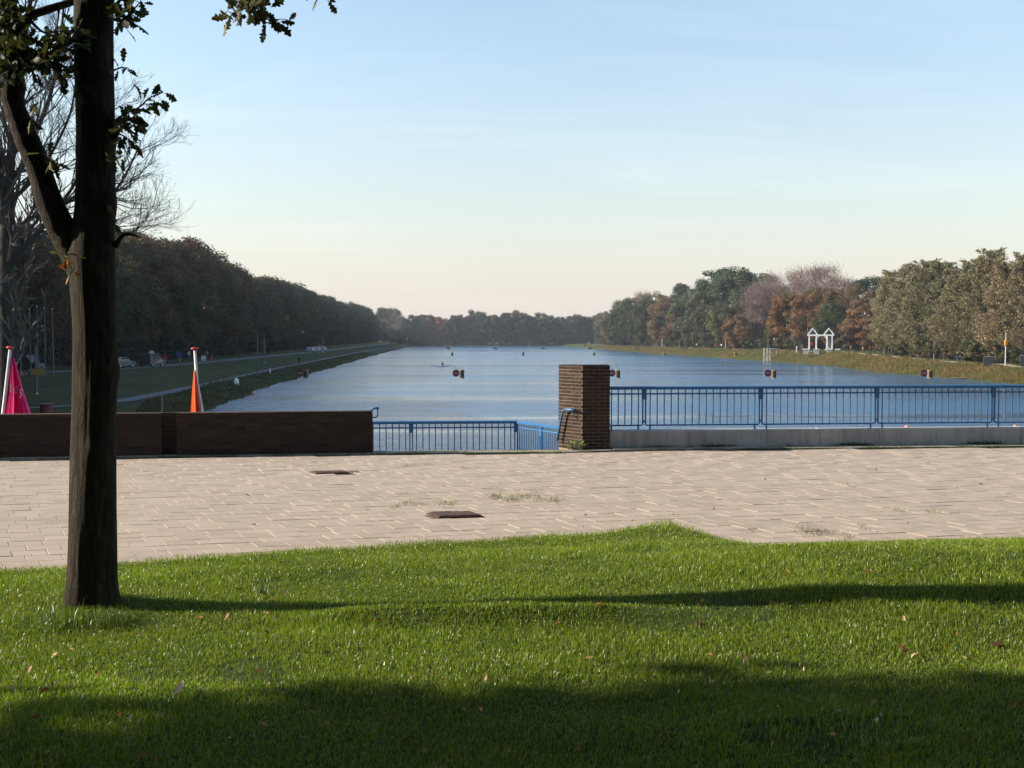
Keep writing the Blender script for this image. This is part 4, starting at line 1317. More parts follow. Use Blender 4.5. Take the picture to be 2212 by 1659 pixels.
mixed = [  # px, top y, extra inland, kind, colour, words
    (1872, 600, 18, 'broad1', (0.063, 0.081, 0.042), 'dark green tree behind the first poplar'),
    (1862, 648, 3, 'broad2', (0.210, 0.119, 0.063), 'russet brown tree between the white portal and the poplars'),
    (1800, 655, 5, 'broad3', (0.056, 0.077, 0.034), 'dark green tree right behind the white portal'),
    (1835, 690, 1, 'broad0', (0.140, 0.098, 0.056), 'low brown tree right of the white portal'),
    (1745, 640, 6, 'broad4', (0.182, 0.101, 0.042), 'orange brown tree left behind the white portal'),
    (1700, 636, 3, 'broad1', (0.210, 0.109, 0.042), 'rusty tree above the white landing stage'),
    (1675, 700, 0, 'broad3', (0.105, 0.105, 0.036), 'small olive tree just left of the white landing stage'),
    (1800, 585, 22, 'bare0', (0.231, 0.161, 0.140), 'tallest bare pinkish tree above the white portal'),
    (1770, 588, 20, 'bare1', (0.231, 0.161, 0.140), 'bare pinkish tree above the left gable of the portal'),
    (1735, 592, 20, 'bare2', (0.224, 0.154, 0.133), 'bare pinkish tree over the orange brown tree'),
    (1700, 598, 18, 'bare0', (0.210, 0.147, 0.126), 'bare pinkish tree over the rusty tree'),
    (1665, 604, 16, 'bare1', (0.210, 0.147, 0.126), 'bare mauve tree in the middle of the right-hand wood'),
    (1640, 620, 10, 'bare2', (0.210, 0.147, 0.126), 'bare mauve tree next to the big green crown'),
    (1625, 640, 6, 'bare0', (0.196, 0.140, 0.112), 'lower bare mauve tree left of the rusty tree'),
    (1635, 590, 26, 'broad2', (0.077, 0.092, 0.042), 'round green crown behind the bare mauve trees'),
    (1590, 583, 14, 'broad4', (0.067, 0.084, 0.039), 'big round green crown, right half of the highest clump'),
    (1550, 582, 13, 'broad0', (0.070, 0.090, 0.039), 'big round green crown, left half of the highest clump'),
    (1592, 680, 0, 'broad2', (0.210, 0.119, 0.045), 'small orange tree at the foot of the highest green clump'),
    (1560, 655, 3, 'broad3', (0.101, 0.105, 0.039), 'olive tree below the highest green clump'),
    (1520, 640, 4, 'broad1', (0.084, 0.092, 0.042), 'green tree on the left shoulder of the highest clump'),
    (1495, 625, 8, 'broad2', (0.084, 0.098, 0.045), 'mid-green tree right of the blue-green pointed crown'),
    (1460, 618, 8, 'poplar2', (0.098, 0.109, 0.070), 'blue-green pointed crown rising above the right-hand wood'),
    (1440, 650, 3, 'broad4', (0.182, 0.112, 0.056), 'reddish tree below the blue-green pointed crown'),
    (1415, 640, 6, 'broad3', (0.119, 0.115, 0.053), 'yellow-green tree left of the pointed crown'),
    (1390, 645, 5, 'bare1', (0.238, 0.140, 0.112), 'reddish bare tree in the far part of the right-hand wood'),
    (1362, 646, 6, 'broad0', (0.087, 0.098, 0.048), 'dense green tree where the right-hand wood starts to drop'),
    (1345, 655, 4, 'broad1', (0.105, 0.105, 0.056), 'green tree just left of the drop of the right-hand wood'),
    (1325, 672, 2, 'broad2', (0.140, 0.101, 0.063), 'brownish tree near the far end of the right bank'),
    (1308, 684, 2, 'broad3', (0.112, 0.101, 0.063), 'last small tree at the far end of the right bank'),
]
for px, top, ex, kd, col, lab in mixed:
    k_ = (px - 1106) / FPX
    u = 101.0 + ex if px > 1640 else 96.0 + ex
    d = u / (k_ + SKEW)
    if d > 800: d = 800; u = d * (k_ + SKEW)
    zt = P(px, top - (7 if px < 1560 else 2), d).z
    h = zt - terr(u, d)
    plant(kd, u, d, h, jit(col, 0.05), 'pink_bare_tree' if kd.startswith('bare') else 'broadleaf_tree', lab, 'tree', 'mixed trees on the right bank', 1.18 if h > 13 else 1.35)
n_ = 0; d = 190.0
while d < 800:
    n_ += 1
    plant(random.choice(('broad0', 'broad1', 'broad2', 'broad3', 'broad4', 'bare1')), ip(d, WR) + 26 + random.uniform(-3, 3), d, ip(d, [(190, 15), (260, 16.5), (350, 19), (520, 17), (640, 11), (800, 9)]) * random.uniform(0.9, 1.05), jit(random.choice(((0.07, 0.08, 0.03), (0.11, 0.095, 0.035), (0.14, 0.09, 0.045))), 0.2), 'broadleaf_tree', '%s tree from the near end in the back of the right-hand wood' % nth(n_), 'tree', 'back of the right wood')
    d += random.uniform(8, 13) * (1 if d < 400 else 1.6)
for i, (px, dd_) in enumerate(((1318, 640), (1335, 610), (1350, 585), (1372, 560), (1400, 520))):
    k_ = (px - 1106) / FPX
    p = Vector((k_ * dd_, dd_, -3.0)); zt = P(px, ip(px, [(1300, 690), (1345, 662), (1400, 650)]), dd_).z
    plant('broad%d' % i, 0, 0, zt + 3.0, jit(GRN), 'broadleaf_tree', '%s hidden green tree closing the far right-hand wood' % nth(i + 1), 'tree', 'back of the right wood', 1.2, p)
n_ = 0; d = 165.0
while d < 560:
    n_ += 1
    if not (238 < d < 302):
        plant('bush%d' % random.randrange(2), ip(d, WR) + 11.6 + random.uniform(-0.6, 0.9), d, random.uniform(2.0, 3.8), jit(random.choice(((0.085, 0.085, 0.03), (0.07, 0.075, 0.03), (0.11, 0.09, 0.04))), 0.15), 'bush', '%s shrub from the near end at the foot of the right-hand wood' % nth(n_), 'bush', 'shrubs along the right bank', 1.3)
    d += random.uniform(4.0, 7.0) * (1 if d < 300 else 1.7)
# -- trees across the far end
n_ = 0
for row, (yy, hh) in enumerate(((826, 0), (842, 1.5))):
    x = 830.0
    while x < 1330:
        n_ += 1
        top = ip(x, [(830, 668), (850, 672), (870, 690), (905, 684), (960, 690), (1000, 684), (1030, 676), (1060, 682), (1100, 678), (1150, 684), (1180, 682), (1220, 690), (1260, 684), (1330, 680)]) + random.uniform(-7, 8) - hh * 2
        k_ = (x - 1106) / FPX
        p = Vector((k_ * yy, yy, terr(k_ * yy + SKEW * yy, yy)))
        zt = P(x, top, yy).z
        col = random.choice(((0.06, 0.07, 0.03), (0.10, 0.09, 0.035), (0.07, 0.085, 0.035), (0.15, 0.08, 0.035), (0.10, 0.10, 0.035)))
        if row == 0 and 870 < x < 965 and random.random() < 0.6: col = (0.26, 0.10, 0.035)
        plant(random.choice(('broad0', 'broad1', 'broad2', 'broad3', 'broad4')), 0, 0, zt - p.z, jit(col, 0.15), 'broadleaf_tree', '%s tree from the left in the %s row across the canal\'s far end' % (nth(n_ if row == 0 else n_ - far_first), ('front', 'back')[row]), 'tree', 'hazy trees across the far end', 1.05, p)
        x += random.uniform(11, 19)
    far_first = n_
p = CU(-34, 745, -2); plant('bare0', 0, 0, 21.0, (0.15, 0.12, 0.11), 'pink_bare_tree', 'pale bare round crown where the left wood meets the far end', 'tree', None, 1.2, p)

# -- unseen rows added to the left wood so the left bank is shaded
n_ = 0
for d in np.arange(60, 152, 6.5):
    for k in range(3):
        n_ += 1
        u = -(0.478 - SKEW) * d - 8.5 - k * 13 + random.uniform(-2, 2)
        if abs(u - ip(d, RU)) < 4: u = ip(d, RU) - 5.5
        plant('broad%d' % random.randrange(5), u, d, random.uniform(20, 24), jit(GRN), 'broadleaf_tree', '%s unseen tree added to the left wood to shade the bank' % nth(n_), 'tree', 'unseen rows shading the left bank', 1.1)
for i, (x, y, h) in enumerate(((-26, -14, 19), (-17, -18, 20), (-8, -13, 18), (0, -17, 20), (8, -13, 18), (17, -16, 20), (26, -13, 19), (-34, -22, 21), (-12, -27, 22), (5, -28, 22), (22, -27, 22), (36, -20, 20), (4.5, -5.5, 16), (13, -4.0, 16), (-5.5, -6.5, 16), (9.5, 1.5, 17))):  # unseen trees added behind and above the viewer to deepen the shade
    plant('broad%d' % (i % 5), 0, 0, h, jit(GRN), 'broadleaf_tree', '%s unseen tree added behind the viewer to block sky light' % nth(i + 1), 'tree', 'added trees blocking sky light', 1.15, (x, y, -0.1))
# -- trees beyond the left edge that shade the front of the lawn
for i, (x, y, h, w, turn, lab) in enumerate((
        (-15.5, 2.45, 14.5, 0.94, 0.4, 'dense tree beyond the left edge that shades the lawn front'),
        (-18.0, -0.6, 15.0, 1.2, 2.0, 'second dense tree beyond the left edge, nearer the viewer'),
        (-24.0, 1.6, 14.5, 1.0, 3.3, 'farther dense tree beyond the left edge'))):
    t_ = plant('park%d' % (i % 2), 0, 0, h, jit(GRN), 'broadleaf_tree', lab, 'tree', None, w, (x, y, -0.1))
    t_.rotation_euler = (0, 0, turn)

# ================================================================== BARE TREES ON THE LEFT
BY = 46.0
def bare_big(label, limbs, depth, seed, base, loc, leafy, name='bare_tree'):
    g = random.Random(seed)
    tr = thing(name, label, 'tree', loc)
    L = Vector(loc)
    mb = MB(); out = []
    for pl, w0, w1 in limbs:
        pts = smooth_path([P(x, y, loc[1] + dy_) - L for x, y, dy_ in pl], 5)
        rad = np.linspace(w0 / 2 / FPX * loc[1], w1 / 2 / FPX * loc[1], len(pts))
        mb.tube(pts, list(rad), 9)
        for i in range(3, len(pts)):
            if base and g.random() > base: continue
            tdir = (pts[i] - pts[i - 1]).normalized()
            ax = Vector((g.gauss(0, 1), g.gauss(0, 1), g.gauss(0, 1))).normalized()
            nd = (Quaternion(ax, g.uniform(0.4, 1.1)) @ tdir).normalized()
            grow(g, out, pts[i], nd, g.uniform(1.4, 2.4) * (1 - 0.5 * i / len(pts)), max(0.02, rad[i] * 0.45), depth, 0.45, 0.10)
    mb.build('trunk', M['bare_bark'], tr, smooth=True)
    tw = MB(); tips = []
    for pts, a_, b_, dp in out:
        tw.tube(pts, list(np.linspace(a_, max(0.005, b_), len(pts))), 5 if dp >= 2 else 3, cap=False)
        if dp == 0: tips.append(pts[-1])
    tw.build('crown', M['twig'], tr, fix=False)
    if leafy and tips:
        gg = np.random.default_rng(seed)
        idx = gg.choice(len(tips), min(leafy, len(tips)), replace=False)
        cs = np.array([tuple(tips[i]) for i in idx])
        V, F, C = leaf_cloud(cs, np.full(len(cs), 0.18), leafy * 2, 0.05, seed=seed)
        o = link('leaves', np_mesh('leaves', V, F, M['leaf'], False, C), None, tr); o.color = (0.09, 0.07, 0.03, 1)
    return tr
gz0 = terr(-24 + SKEW * BY - 3, BY)
b0 = P(10, 700, BY)
bare_big('bare tall tree behind the low wall at the left edge, its crown fanning right', [
    ([(12, 1020, 0), (12, 800, 0), (12, 600, 0), (14, 480, 0), (20, 400, 0), (26, 300, 0.3), (34, 180, 0.6), (60, 40, 0.9), (80, -120, 1)], 34, 7),
    ([(13, 480, 0), (2, 400, -0.3), (-6, 300, -0.6), (-20, 150, -0.8)], 18, 6),
    ([(22, 400, 0), (52, 350, 0.3), (80, 280, 0.6), (110, 200, 1.0), (130, 90, 1.3), (140, -20, 1.5)], 14, 4),
    ([(12, 590, 0), (50, 535, 0.3), (97, 485, 0.6), (130, 445, 0.8), (190, 420, 1.0), (241, 418, 1.2), (275, 370, 1.4), (298, 320, 1.6)], 15, 3),
    ([(130, 445, 0.8), (170, 380, 1.1), (200, 300, 1.4), (240, 240, 1.7)], 8, 3),
    ([(97, 485, 0.6), (160, 480, 0.9), (240, 490, 1.1), (275, 508, 1.3), (300, 490, 1.4)], 8, 2.5),
    ([(16, 440, 0), (60, 400, -0.4), (100, 350, -0.8), (150, 250, -1.2), (165, 160, -1.4)], 10, 3),
], 3, 3, 0.95, (b0.x, BY, terr(b0.x + SKEW * BY, BY)), 260)

# ================================================================== FLAGS
def flagpole(label, top, bot, dist):
    a_ = P(top[0], top[1], dist); b_ = P(bot[0], bot[1], dist)
    dirp = (b_ - a_).normalized()
    foot = a_ + dirp * ((a_.z + 3.7) / -dirp.z)
    t_ = thing('flagpole', label, 'flagpole', foot)
    MB().tube([a_ - foot, Vector((0, 0, 0))], [0.034, 0.045], 12).build('pole', M['pole'], t_, smooth=True)
    up = (a_ - foot).normalized()
    q_ = Vector((0, 0, 1)).rotation_difference(up)
    o = MB().lathe([(0.03, -0.015), (0.055, 0.0), (0.088, 0.022), (0.092, 0.038), (0.07, 0.055), (0.02, 0.062)], 16).build('cap', M['red'], t_, smooth=True)
    o.location = a_ - foot; o.rotation_mode = 'QUATERNION'; o.rotation_quaternion = q_
    return t_
FD = 25.0
flagpole('white flagpole with a red cap holding the magenta flag', (22, 754), (6, 898), FD)
flagpole('white flagpole with a red cap holding the orange flag', (421, 756), (430, 895), FD)
def flag_cloth(name, label, mats, left, right, n=34, rows=40, folds=None, dist=FD, y1=1120, mat_of=None, thick=0.004):
    """hanging cloth: left/right outline in measuring pixels as functions of y; real pleats in depth"""
    y0 = left[0][1]
    org = P(left[0][0], y0, dist)
    t_ = thing(name, label, 'flag', org)
    vs = []
    for r_ in range(rows + 1):
        y = y0 + (y1 - y0) * r_ / rows
        xl = ip(y, [(b, a) for a, b in left]); xr = ip(y, [(b, a) for a, b in right])
        for c in range(n + 1):
            f = c / n
            am = 0.02 + 0.16 * min(1, (y - y0) / 140.0)
            dz = am * math.sin(folds[0] * f * 6.28 + folds[1] + 0.3 * math.sin(y * 0.02)) * 0.8 + am * 0.35 * math.sin(folds[0] * 2.3 * f * 6.28 + 1.0)
            xs_ = xl + (xr - xl) * (f + 0.02 * math.sin(folds[0] * f * 12.56 + 0.4))
            vs.append(P(xs_, y, dist + dz) - org)
    m_ = MB(); fs = []; mi = []
    for r_ in range(rows):
        for c in range(n):
            fs.append((r_ * (n + 1) + c, r_ * (n + 1) + c + 1, (r_ + 1) * (n + 1) + c + 1, (r_ + 1) * (n + 1) + c))
            mi.append(mat_of(c / n, r_ / rows) if mat_of else 0)
    m_.add(vs, fs); m_.m = mi
    o = m_.build('cloth', mats, t_, smooth=True, fix=False)
    so = o.modifiers.new('solid', 'SOLIDIFY'); so.thickness = thick
    return t_, org, vs
fl, org, vs = flag_cloth('magenta_flag', 'bright magenta flag with white letters hanging at the left edge', [M['magenta']],
           [(25, 772), (20, 850), (12, 898), (-4, 1120)], [(30, 772), (50, 845), (67, 898), (128, 1120)], folds=(2.2, 0.6))
# the white letters painted on the cloth
def letter(poly, at_, w, h, tilt):
    """strokes as thin ribbons set just in front of the cloth"""
    mb = MB()
    for st_ in poly:
        for (x0, y0), (x1, y1) in zip(st_[:-1], st_[1:]):
            dx_, dy_ = x1 - x0, y1 - y0
            ln_ = math.hypot(dx_, dy_) or 1
            nx, ny = -dy_ / ln_ * 0.10, dx_ / ln_ * 0.10
            q = []
            for (a_, b_) in ((x0 + nx, y0 + ny), (x1 + nx, y1 + ny), (x1 - nx, y1 - ny), (x0 - nx, y0 - ny)):
                px = at_[0] + (a_ - 0.5) * w + tilt * (b_ - 0.5) * h
                py = at_[1] - (b_ - 0.5) * h + (a_ - 0.5) * w * 0.25
                # depth of the cloth here
                best = min(vs, key=lambda v: (v + org - P(px, py, (v + org).y)).length_squared)
                q.append(P(px, py, (best + org).y - 0.012) - org)
            mb.add(q, [(0, 1, 2, 3)])
    o = mb.build('letter', M['white'], fl, fix=False)
    so = o.modifiers.new('solid', 'SOLIDIFY'); so.thickness = 0.002
    return o
arc = lambda cx_, cy_, rx, ry, a0, a1, n: [(cx_ + rx * math.cos(a0 + (a1 - a0) * i / n), cy_ + ry * math.sin(a0 + (a1 - a0) * i / n)) for i in range(n + 1)]
letter([[(0.2, 0), (0.2, 1)], [(0.2, 1)] + arc(0.4, 0.76, 0.32, 0.24, math.pi / 2, -math.pi / 2, 6) + [(0.2, 0.52)], [(0.2, 0.5)] + arc(0.42, 0.26, 0.38, 0.26, math.pi / 2, -math.pi / 2, 6) + [(0.2, 0)]], (23.5, 838), 6.5, 15, 0.0)
letter([arc(0.5, 0.5, 0.42, 0.5, 0, 2 * math.pi, 12)], (34.5, 842), 8, 13, 0.1)
letter([arc(0.5, 0.74, 0.36, 0.25, 0.4, math.pi * 1.5, 7) + arc(0.5, 0.25, 0.36, 0.25, math.pi / 2, -math.pi + 0.4, 7)], (45, 850), 7, 17, 0.25)
flag_cloth('orange_flag', 'orange flag with a white right edge hanging beside the canal', [M['orange'], M['whitecloth']],
           [(419, 800), (414, 850), (411, 893), (404, 1120)], [(424, 800), (433, 850), (441, 893), (468, 1120)], folds=(1.7, 1.2), dist=FD - 0.12,
           mat_of=lambda f, r_: 1 if f > 0.62 else 0)

# ================================================================== BANK POSTS, SIGNS AND CABLES
def lane_sign(d, u, disc, box, label):
    p = CU(u, d, -1.08)
    t_ = thing('lane_sign', label, 'sign', p, 0.0, 'signs hanging over the water')
    if disc:
        dd = MB().lathe([(0.0, -0.02), (0.28, -0.02), (0.31, -0.012), (0.31, 0.012), (0.28, 0.02), (0.0, 0.02)], 24, (-0.34, 0, 0.0), axis='Y').build('disc', M['signred'], t_)
        MB().box((-0.34, -0.026, 0.0), (0.38, 0.008, 0.075)).build('bar', M['signbar'], dd)
        MB().tube([(-0.34, 0, 0.29), (-0.34, 0, 0.62)], 0.012, 6).build('hanger', M['dark'], t_)
    if box:
        b_ = MB().prism([(-0.02, -0.17), (0.14, -0.24), (0.34, -0.17), (0.38, 0.12), (0.0, 0.12)], -0.46, 0.28).build('box', M['tan'], t_)
        MB().prism([(0.02, -0.205), (0.14, -0.255), (0.32, -0.195), (0.32, -0.18), (0.02, -0.18)], -0.36, 0.2).build('dark_face', M['dark'], b_)
        MB().tube([(0.18, 0, 0.27), (0.18, 0, 0.62)], 0.012, 6).build('hanger', M['dark'], t_)
names1 = ['in front of the left bank', 'left of the pillar over open water', 'half hidden behind the pillar', 'above the middle of the blue railing', 'near the right bank']
for i in range(5): lane_sign(93.5, 1.2 + 13.5 * (i - 1), True, True, 'red disc and tan box of the nearest row, ' + names1[i])
nm4 = ['leftmost', 'second', 'third', 'fourth', 'fifth', 'sixth']
for i in range(5): lane_sign(206, 1.0 + 13.5 * i, False, True, 'single dark sign box in the second row over the water, %s from the left' % nm4[i].replace('leftmost', 'first'))
for i in range(6): lane_sign(309, 0.8 + 13.5 * i, True, True, 'small disc and box pair in the third row over the water, %s from the left' % nm4[i].replace('leftmost', 'first'))
for i in range(5): lane_sign(426, 0.8 + 13.5 * i, True, True, 'tiny far disc and box pair in the fourth row, %s from the left' % nm4[i].replace('leftmost', 'first'))
for d, ul, ur, w in ((93.5, -35.5, 88, 'nearest'), (206, -34.6, 93, 'second'), (309, -35, 92, 'third'), (426, -35.5, 92, 'fourth')):
    hts = []
    for u, sd in ((ul, 'left'), (ur, 'right')):
        zb = terr(u, d); p = CU(u, d, zb)
        zt = 1.35 if d < 100 else 1.8
        t_ = thing('cable_mast', 'slim steel mast on the %s bank carrying the %s sign cable' % (sd, w), 'mast', p, 0, 'sign cable masts')
        MB().tube([(0, 0, -0.2), (0, 0, zt - zb)], [0.13, 0.08], 10).build('post', M['steel'], t_)
        MB().lathe([(0.2, 0), (0.2, 0.05), (0.13, 0.12)], 10).build('base_collar', M['galv'], t_)
        hts.append(CU(u, d, zt - 0.08))
    cb = thing('sign_cable', 'thin cable of the %s sign row stretched across the canal' % w, 'cable', CU(0, d, -0.45), 0, 'cables over the canal')
    pts = [hts[0], CU(-14, d, -0.45), CU(25, d, -0.46), CU(68, d, -0.45), hts[1]]
    MB().tube([q - cb.location for q in pts], 0.011, 5).build('wire', M['dark'], cb)
# yellow board on the nearest mast
p = CU(-35.5, 93.2, -0.95)
t_ = thing('notice_board', 'yellowish notice board on the mast behind the magenta flag', 'sign', p)
MB().box((0.28, 0, 0), (1.05, 0.05, 0.55)).build('board', M['yellow'], t_)
MB().box((0.28, -0.03, 0.29), (1.12, 0.06, 0.05)).build('frame', M['wood'], t_)
MB().box((0.28, -0.03, -0.29), (1.12, 0.06, 0.05)).build('frame', M['wood'], t_)

# far flagpoles at the left edge
for i, px in enumerate((23, 45, 66, 82, 98, 115)):
    dd_ = 122.0
    p = P(px, 800, dd_); u = p.x + SKEW * dd_; zb = terr(u, dd_)
    t_ = thing('bare_flagpole', '%s slender pale flagpole from the left edge, before the wood' % nth(i + 1), 'flagpole', (p.x, dd_, zb), 0, 'bare flagpoles by the wood')
    zt = P(px, 663 + (i % 3) * 3, dd_).z
    MB().tube([(0, 0, -0.2), (0, 0, zt - zb)], [0.09, 0.055], 10).build('pole', M['steel'], t_)
    MB().lathe([(0.05, 0), (0.10, 0.05), (0.06, 0.12), (0.0, 0.14)], 8, (0, 0, zt - zb)).build('finial', M['pole'], t_)

def ground_at(px, d):
    k_ = (px - 1106) / FPX
    X = k_ * d; return Vector((X, d, terr(X + SKEW * d, d)))
def stake(name, label, cat, px, d, ytop, r, mat, cap=None, group=None):
    p = ground_at(px, d); zt = P(px, ytop, d).z
    t_ = thing(name, label, cat, p, 0, group)
    MB().tube([(0, 0, -0.15), (0, 0, zt - p.z)], [r, r * 0.9], 9).build('shaft', mat, t_)
    MB().lathe([(r * 1.15, 0), (r * 1.2, 0.03), (r * 0.7, 0.07)], 9, (0, 0, zt - p.z - 0.02)).build('cap', cap or mat, t_)
    return t_
def on_strip(px, tab, uoff=0.0):
    """distance at which sight line px crosses the line u = tab(d)+uoff"""
    k_ = (px - 1106) / FPX
    best = min((abs((ip(d, tab) + uoff) - (k_ + SKEW) * d), d) for d in np.arange(78, 600, 0.5))
    return best[1]
stake('wooden_stake', 'weathered post standing in the grass just left of the orange flag', 'post', 348, 88, 855, 0.11, M['wood'])
stake('lamp_post', 'tall thin lamp post beside the path right of the orange flag', 'lamp post', 557, on_strip(557, PU, 1.9), 722, 0.09, M['steel'])
stake('marker_post', 'small white marker post beside the path', 'post', 583, on_strip(583, PU, 1.8), 797, 0.09, M['white'])
# round white boulder by the path
p = ground_at(510, on_strip(510, PU, 2.6))
t_ = thing('mooring_bollard', 'rounded white bollard on the grass below the path', 'bollard', p)
MB().lathe([(0.26, -0.1), (0.30, 0.12), (0.31, 0.4), (0.26, 0.64), (0.16, 0.78), (0.04, 0.82)], 16).build('body', M['white'], t_, smooth=True)
MB().lathe([(0.36, -0.1), (0.36, 0.06), (0.31, 0.08)], 16).build('base', M['concrete'], t_)
# litter bin
p = ground_at(98, 80)
t_ = thing('litter_bin', 'dark red litter bin with a flat lid beyond the low wall', 'bin', p)
zt = P(98, 871, 80).z - p.z
MB().lathe([(0.42, -0.1), (0.42, zt * 0.5), (0.44, zt - 0.12)], 14).build('body', M['dred'], t_)
MB().lathe([(0.30, zt - 0.12), (0.62, zt - 0.10), (0.62, zt - 0.04), (0.3, zt)], 14).build('lid', M['dred'], t_)
# road signs
def road_sign(px, d, ytop, face, mat, label):
    p = ground_at(px, d); zt = P(px, ytop, d).z - p.z
    t_ = thing('road_sign', label, 'sign', p, 0, 'road signs by the left wood')
    MB().tube([(0, 0, -0.1), (0, 0, zt)], 0.05, 8).build('post', M['galv'], t_)
    if face == 'round':
        MB().lathe([(0.0, -0.02), (0.42, -0.02), (0.42, 0.02), (0.0, 0.02)], 20, (0, -0.07, zt - 0.42), axis='Y').build('plate', mat, t_)
    elif face == 'square':
        MB().box((0, -0.07, zt - 0.5), (0.85, 0.03, 0.95)).build('plate', mat, t_)
    else:
        MB().add([(0, -0.07, zt), (-0.45, -0.07, zt - 0.8), (0.45, -0.07, zt - 0.8), (0, -0.04, zt), (-0.45, -0.04, zt - 0.8), (0.45, -0.04, zt - 0.8)], [(0, 1, 2), (5, 4, 3), (0, 3, 4, 1), (1, 4, 5, 2), (2, 5, 3, 0)])
        m_ = MB(); m_.add([(0, -0.07, zt), (-0.45, -0.07, zt - 0.8), (0.45, -0.07, zt - 0.8), (0, -0.04, zt), (-0.45, -0.04, zt - 0.8), (0.45, -0.04, zt - 0.8)], [(0, 1, 2), (5, 4, 3), (0, 3, 4, 1), (1, 4, 5, 2), (2, 5, 3, 0)])
        m_.build('plate', mat, t_)
dR = lambda px, off=-3.6: on_strip(px, RU, off)
road_sign(388, dR(388), 760, 'square', M['signblue'], 'blue square road sign left of the orange flag')
road_sign(357, dR(357), 764, 'tri', M['red'], 'red triangular road sign between the van and the blue sign')
road_sign(328, dR(328), 757, 'round', M['white'], 'pale round road sign right behind the dark van')
road_sign(440, dR(440), 768, 'square', M['white'], 'white panel sign just right of the orange flag')
road_sign(457, dR(457), 766, 'tri', M['red'], 'small red sign right of the white panel sign')
road_sign(272, dR(272), 772, 'round', M['red'], 'round red road sign beside the silver car')
road_sign(68, dR(68), 770, 'round', M['signblue'], 'round blue road sign behind the dark trailer van')
road_sign(690, on_strip(690, RU, 3.6), 740, 'tri', M['red'], 'far red sign at the end of the embankment road')

# ================================================================== CARS
def car(p, rz, col_name, col, label, L=4.3, W=1.75, H=1.5, van=False):
    t_ = thing('parked_car' if not van else 'parked_van', label, 'van' if van else 'car', p, rz, 'vehicles on the left road')
    if van:
        prof = [(-L / 2, 0.35), (-L / 2, H * 0.95), (-L / 2 + 0.12, H), (L * 0.22, H), (L * 0.34, H * 0.62), (L * 0.47, H * 0.52), (L / 2, H * 0.40), (L / 2, 0.35)]
    else:
        prof = [(-L / 2, 0.35), (-L / 2, 0.85), (-L / 2 + 0.12, 0.98), (-L * 0.36, H - 0.06), (-L * 0.26, H), (L * 0.05, H), (L * 0.20, 0.98), (L * 0.42, 0.86), (L / 2, 0.68), (L / 2, 0.35)]
    mb = MB(); n = len(prof); vs = []
    for y_, t in ((-W / 2, 1), (-W / 2 + 0.07, 0), (W / 2 - 0.07, 0), (W / 2, 1)):
        for x, z in prof:
            tin = 0.12 if (z > 1.0 and t) else 0.0
            vs.append((x * (0.985 if t else 1), y_ + (tin if y_ < 0 else -tin), z - (0.03 if t and z > 0.5 else 0)))
    fs = [tuple(range(n - 1, -1, -1)), tuple(range(3 * n, 4 * n))]
    for k in range(3):
        for i in range(n):
            j = (i + 1) % n
            fs.append((k * n + i, k * n + j, (k + 1) * n + j, (k + 1) * n + i))
    mb.add(vs, fs)
    b_ = mb.build('body', paint(col_name, col), t_)
    zc = (H + 1.0) / 2
    for s_ in (-1, 1):
        MB().box((-L * 0.08, s_ * (W / 2 - 0.062), zc), (L * 0.36, 0.02, (H - 1.0) * 0.72), taper=0.9).build('side_window', M['glass'], t_)
        MB().box((L / 2 - 0.01, s_ * (W / 2 - 0.3), 0.66), (0.06, 0.34, 0.16)).build('headlight', M['lamp'], t_)
        MB().box((-L / 2 + 0.0, s_ * (W / 2 - 0.2), 0.86), (0.05, 0.24, 0.22)).build('tail_light', M['rubber_red'], t_)
        for x in (-L * 0.31, L * 0.31):
            w_ = MB().lathe([(0.10, -0.1), (0.30, -0.1), (0.325, -0.06), (0.325, 0.06), (0.30, 0.1), (0.10, 0.1)], 16, (x, s_ * (W / 2 - 0.10), 0.325), axis='Y').build('wheel', M['black'], t_)
            MB().lathe([(0.0, -0.105), (0.19, -0.105), (0.19, 0.105), (0.0, 0.105)], 12, (x, s_ * (W / 2 - 0.10), 0.325), axis='Y').build('rim', M['galv'], w_)
    m1 = Matrix.Rotation(R(58 if not van else 78), 4, 'Y')
    MB().box((-L * 0.318 if not van else -L / 2 + 0.02, 0, zc), (0.02, W * 0.66, (H - 1.0) * 0.8 if van else 0.44), M=Matrix.Rotation(R(0 if van else 40), 4, 'Y').to_3x3()).build('rear_window', M['glass'], t_)
    MB().box((L * 0.135 if not van else L * 0.285, 0, zc), (0.02, W * 0.7, 0.5), M=Matrix.Rotation(R(-48 if not van else -35), 4, 'Y').to_3x3()).build('windscreen', M['glass'], t_)
    return t_
def on_road(px, off=0.0):
    d = on_strip(px, RU, off); p = ground_at(px, d); p.z += 0.05; return p, d
p, d = on_road(328, 0.5); car(p, R(82), 'car_dark', (0.018, 0.02, 0.03), 'dark van driving on the embankment road left of the orange flag', 4.4, 1.8, 1.9, True)
p, d = on_road(262, -1.4); car(p, R(75), 'car_silver', (0.11, 0.115, 0.125), 'silver car on the road just right of the oak trunk')
p, d = on_road(48, 0.3); car(p, R(-10), 'car_black', (0.012, 0.013, 0.018), 'black van parked behind the magenta flag', 4.9, 1.9, 2.1, True)
for i, px in enumerate((672, 684, 697)):
    d = on_strip(px, RU, 0.6); p = ground_at(px, d); p.z += 0.05
    car(p, R(86), 'car_white%d' % i, (0.26, 0.27, 0.28), ('first', 'second', 'third')[i] + ' of three pale cars parked far along the left road')

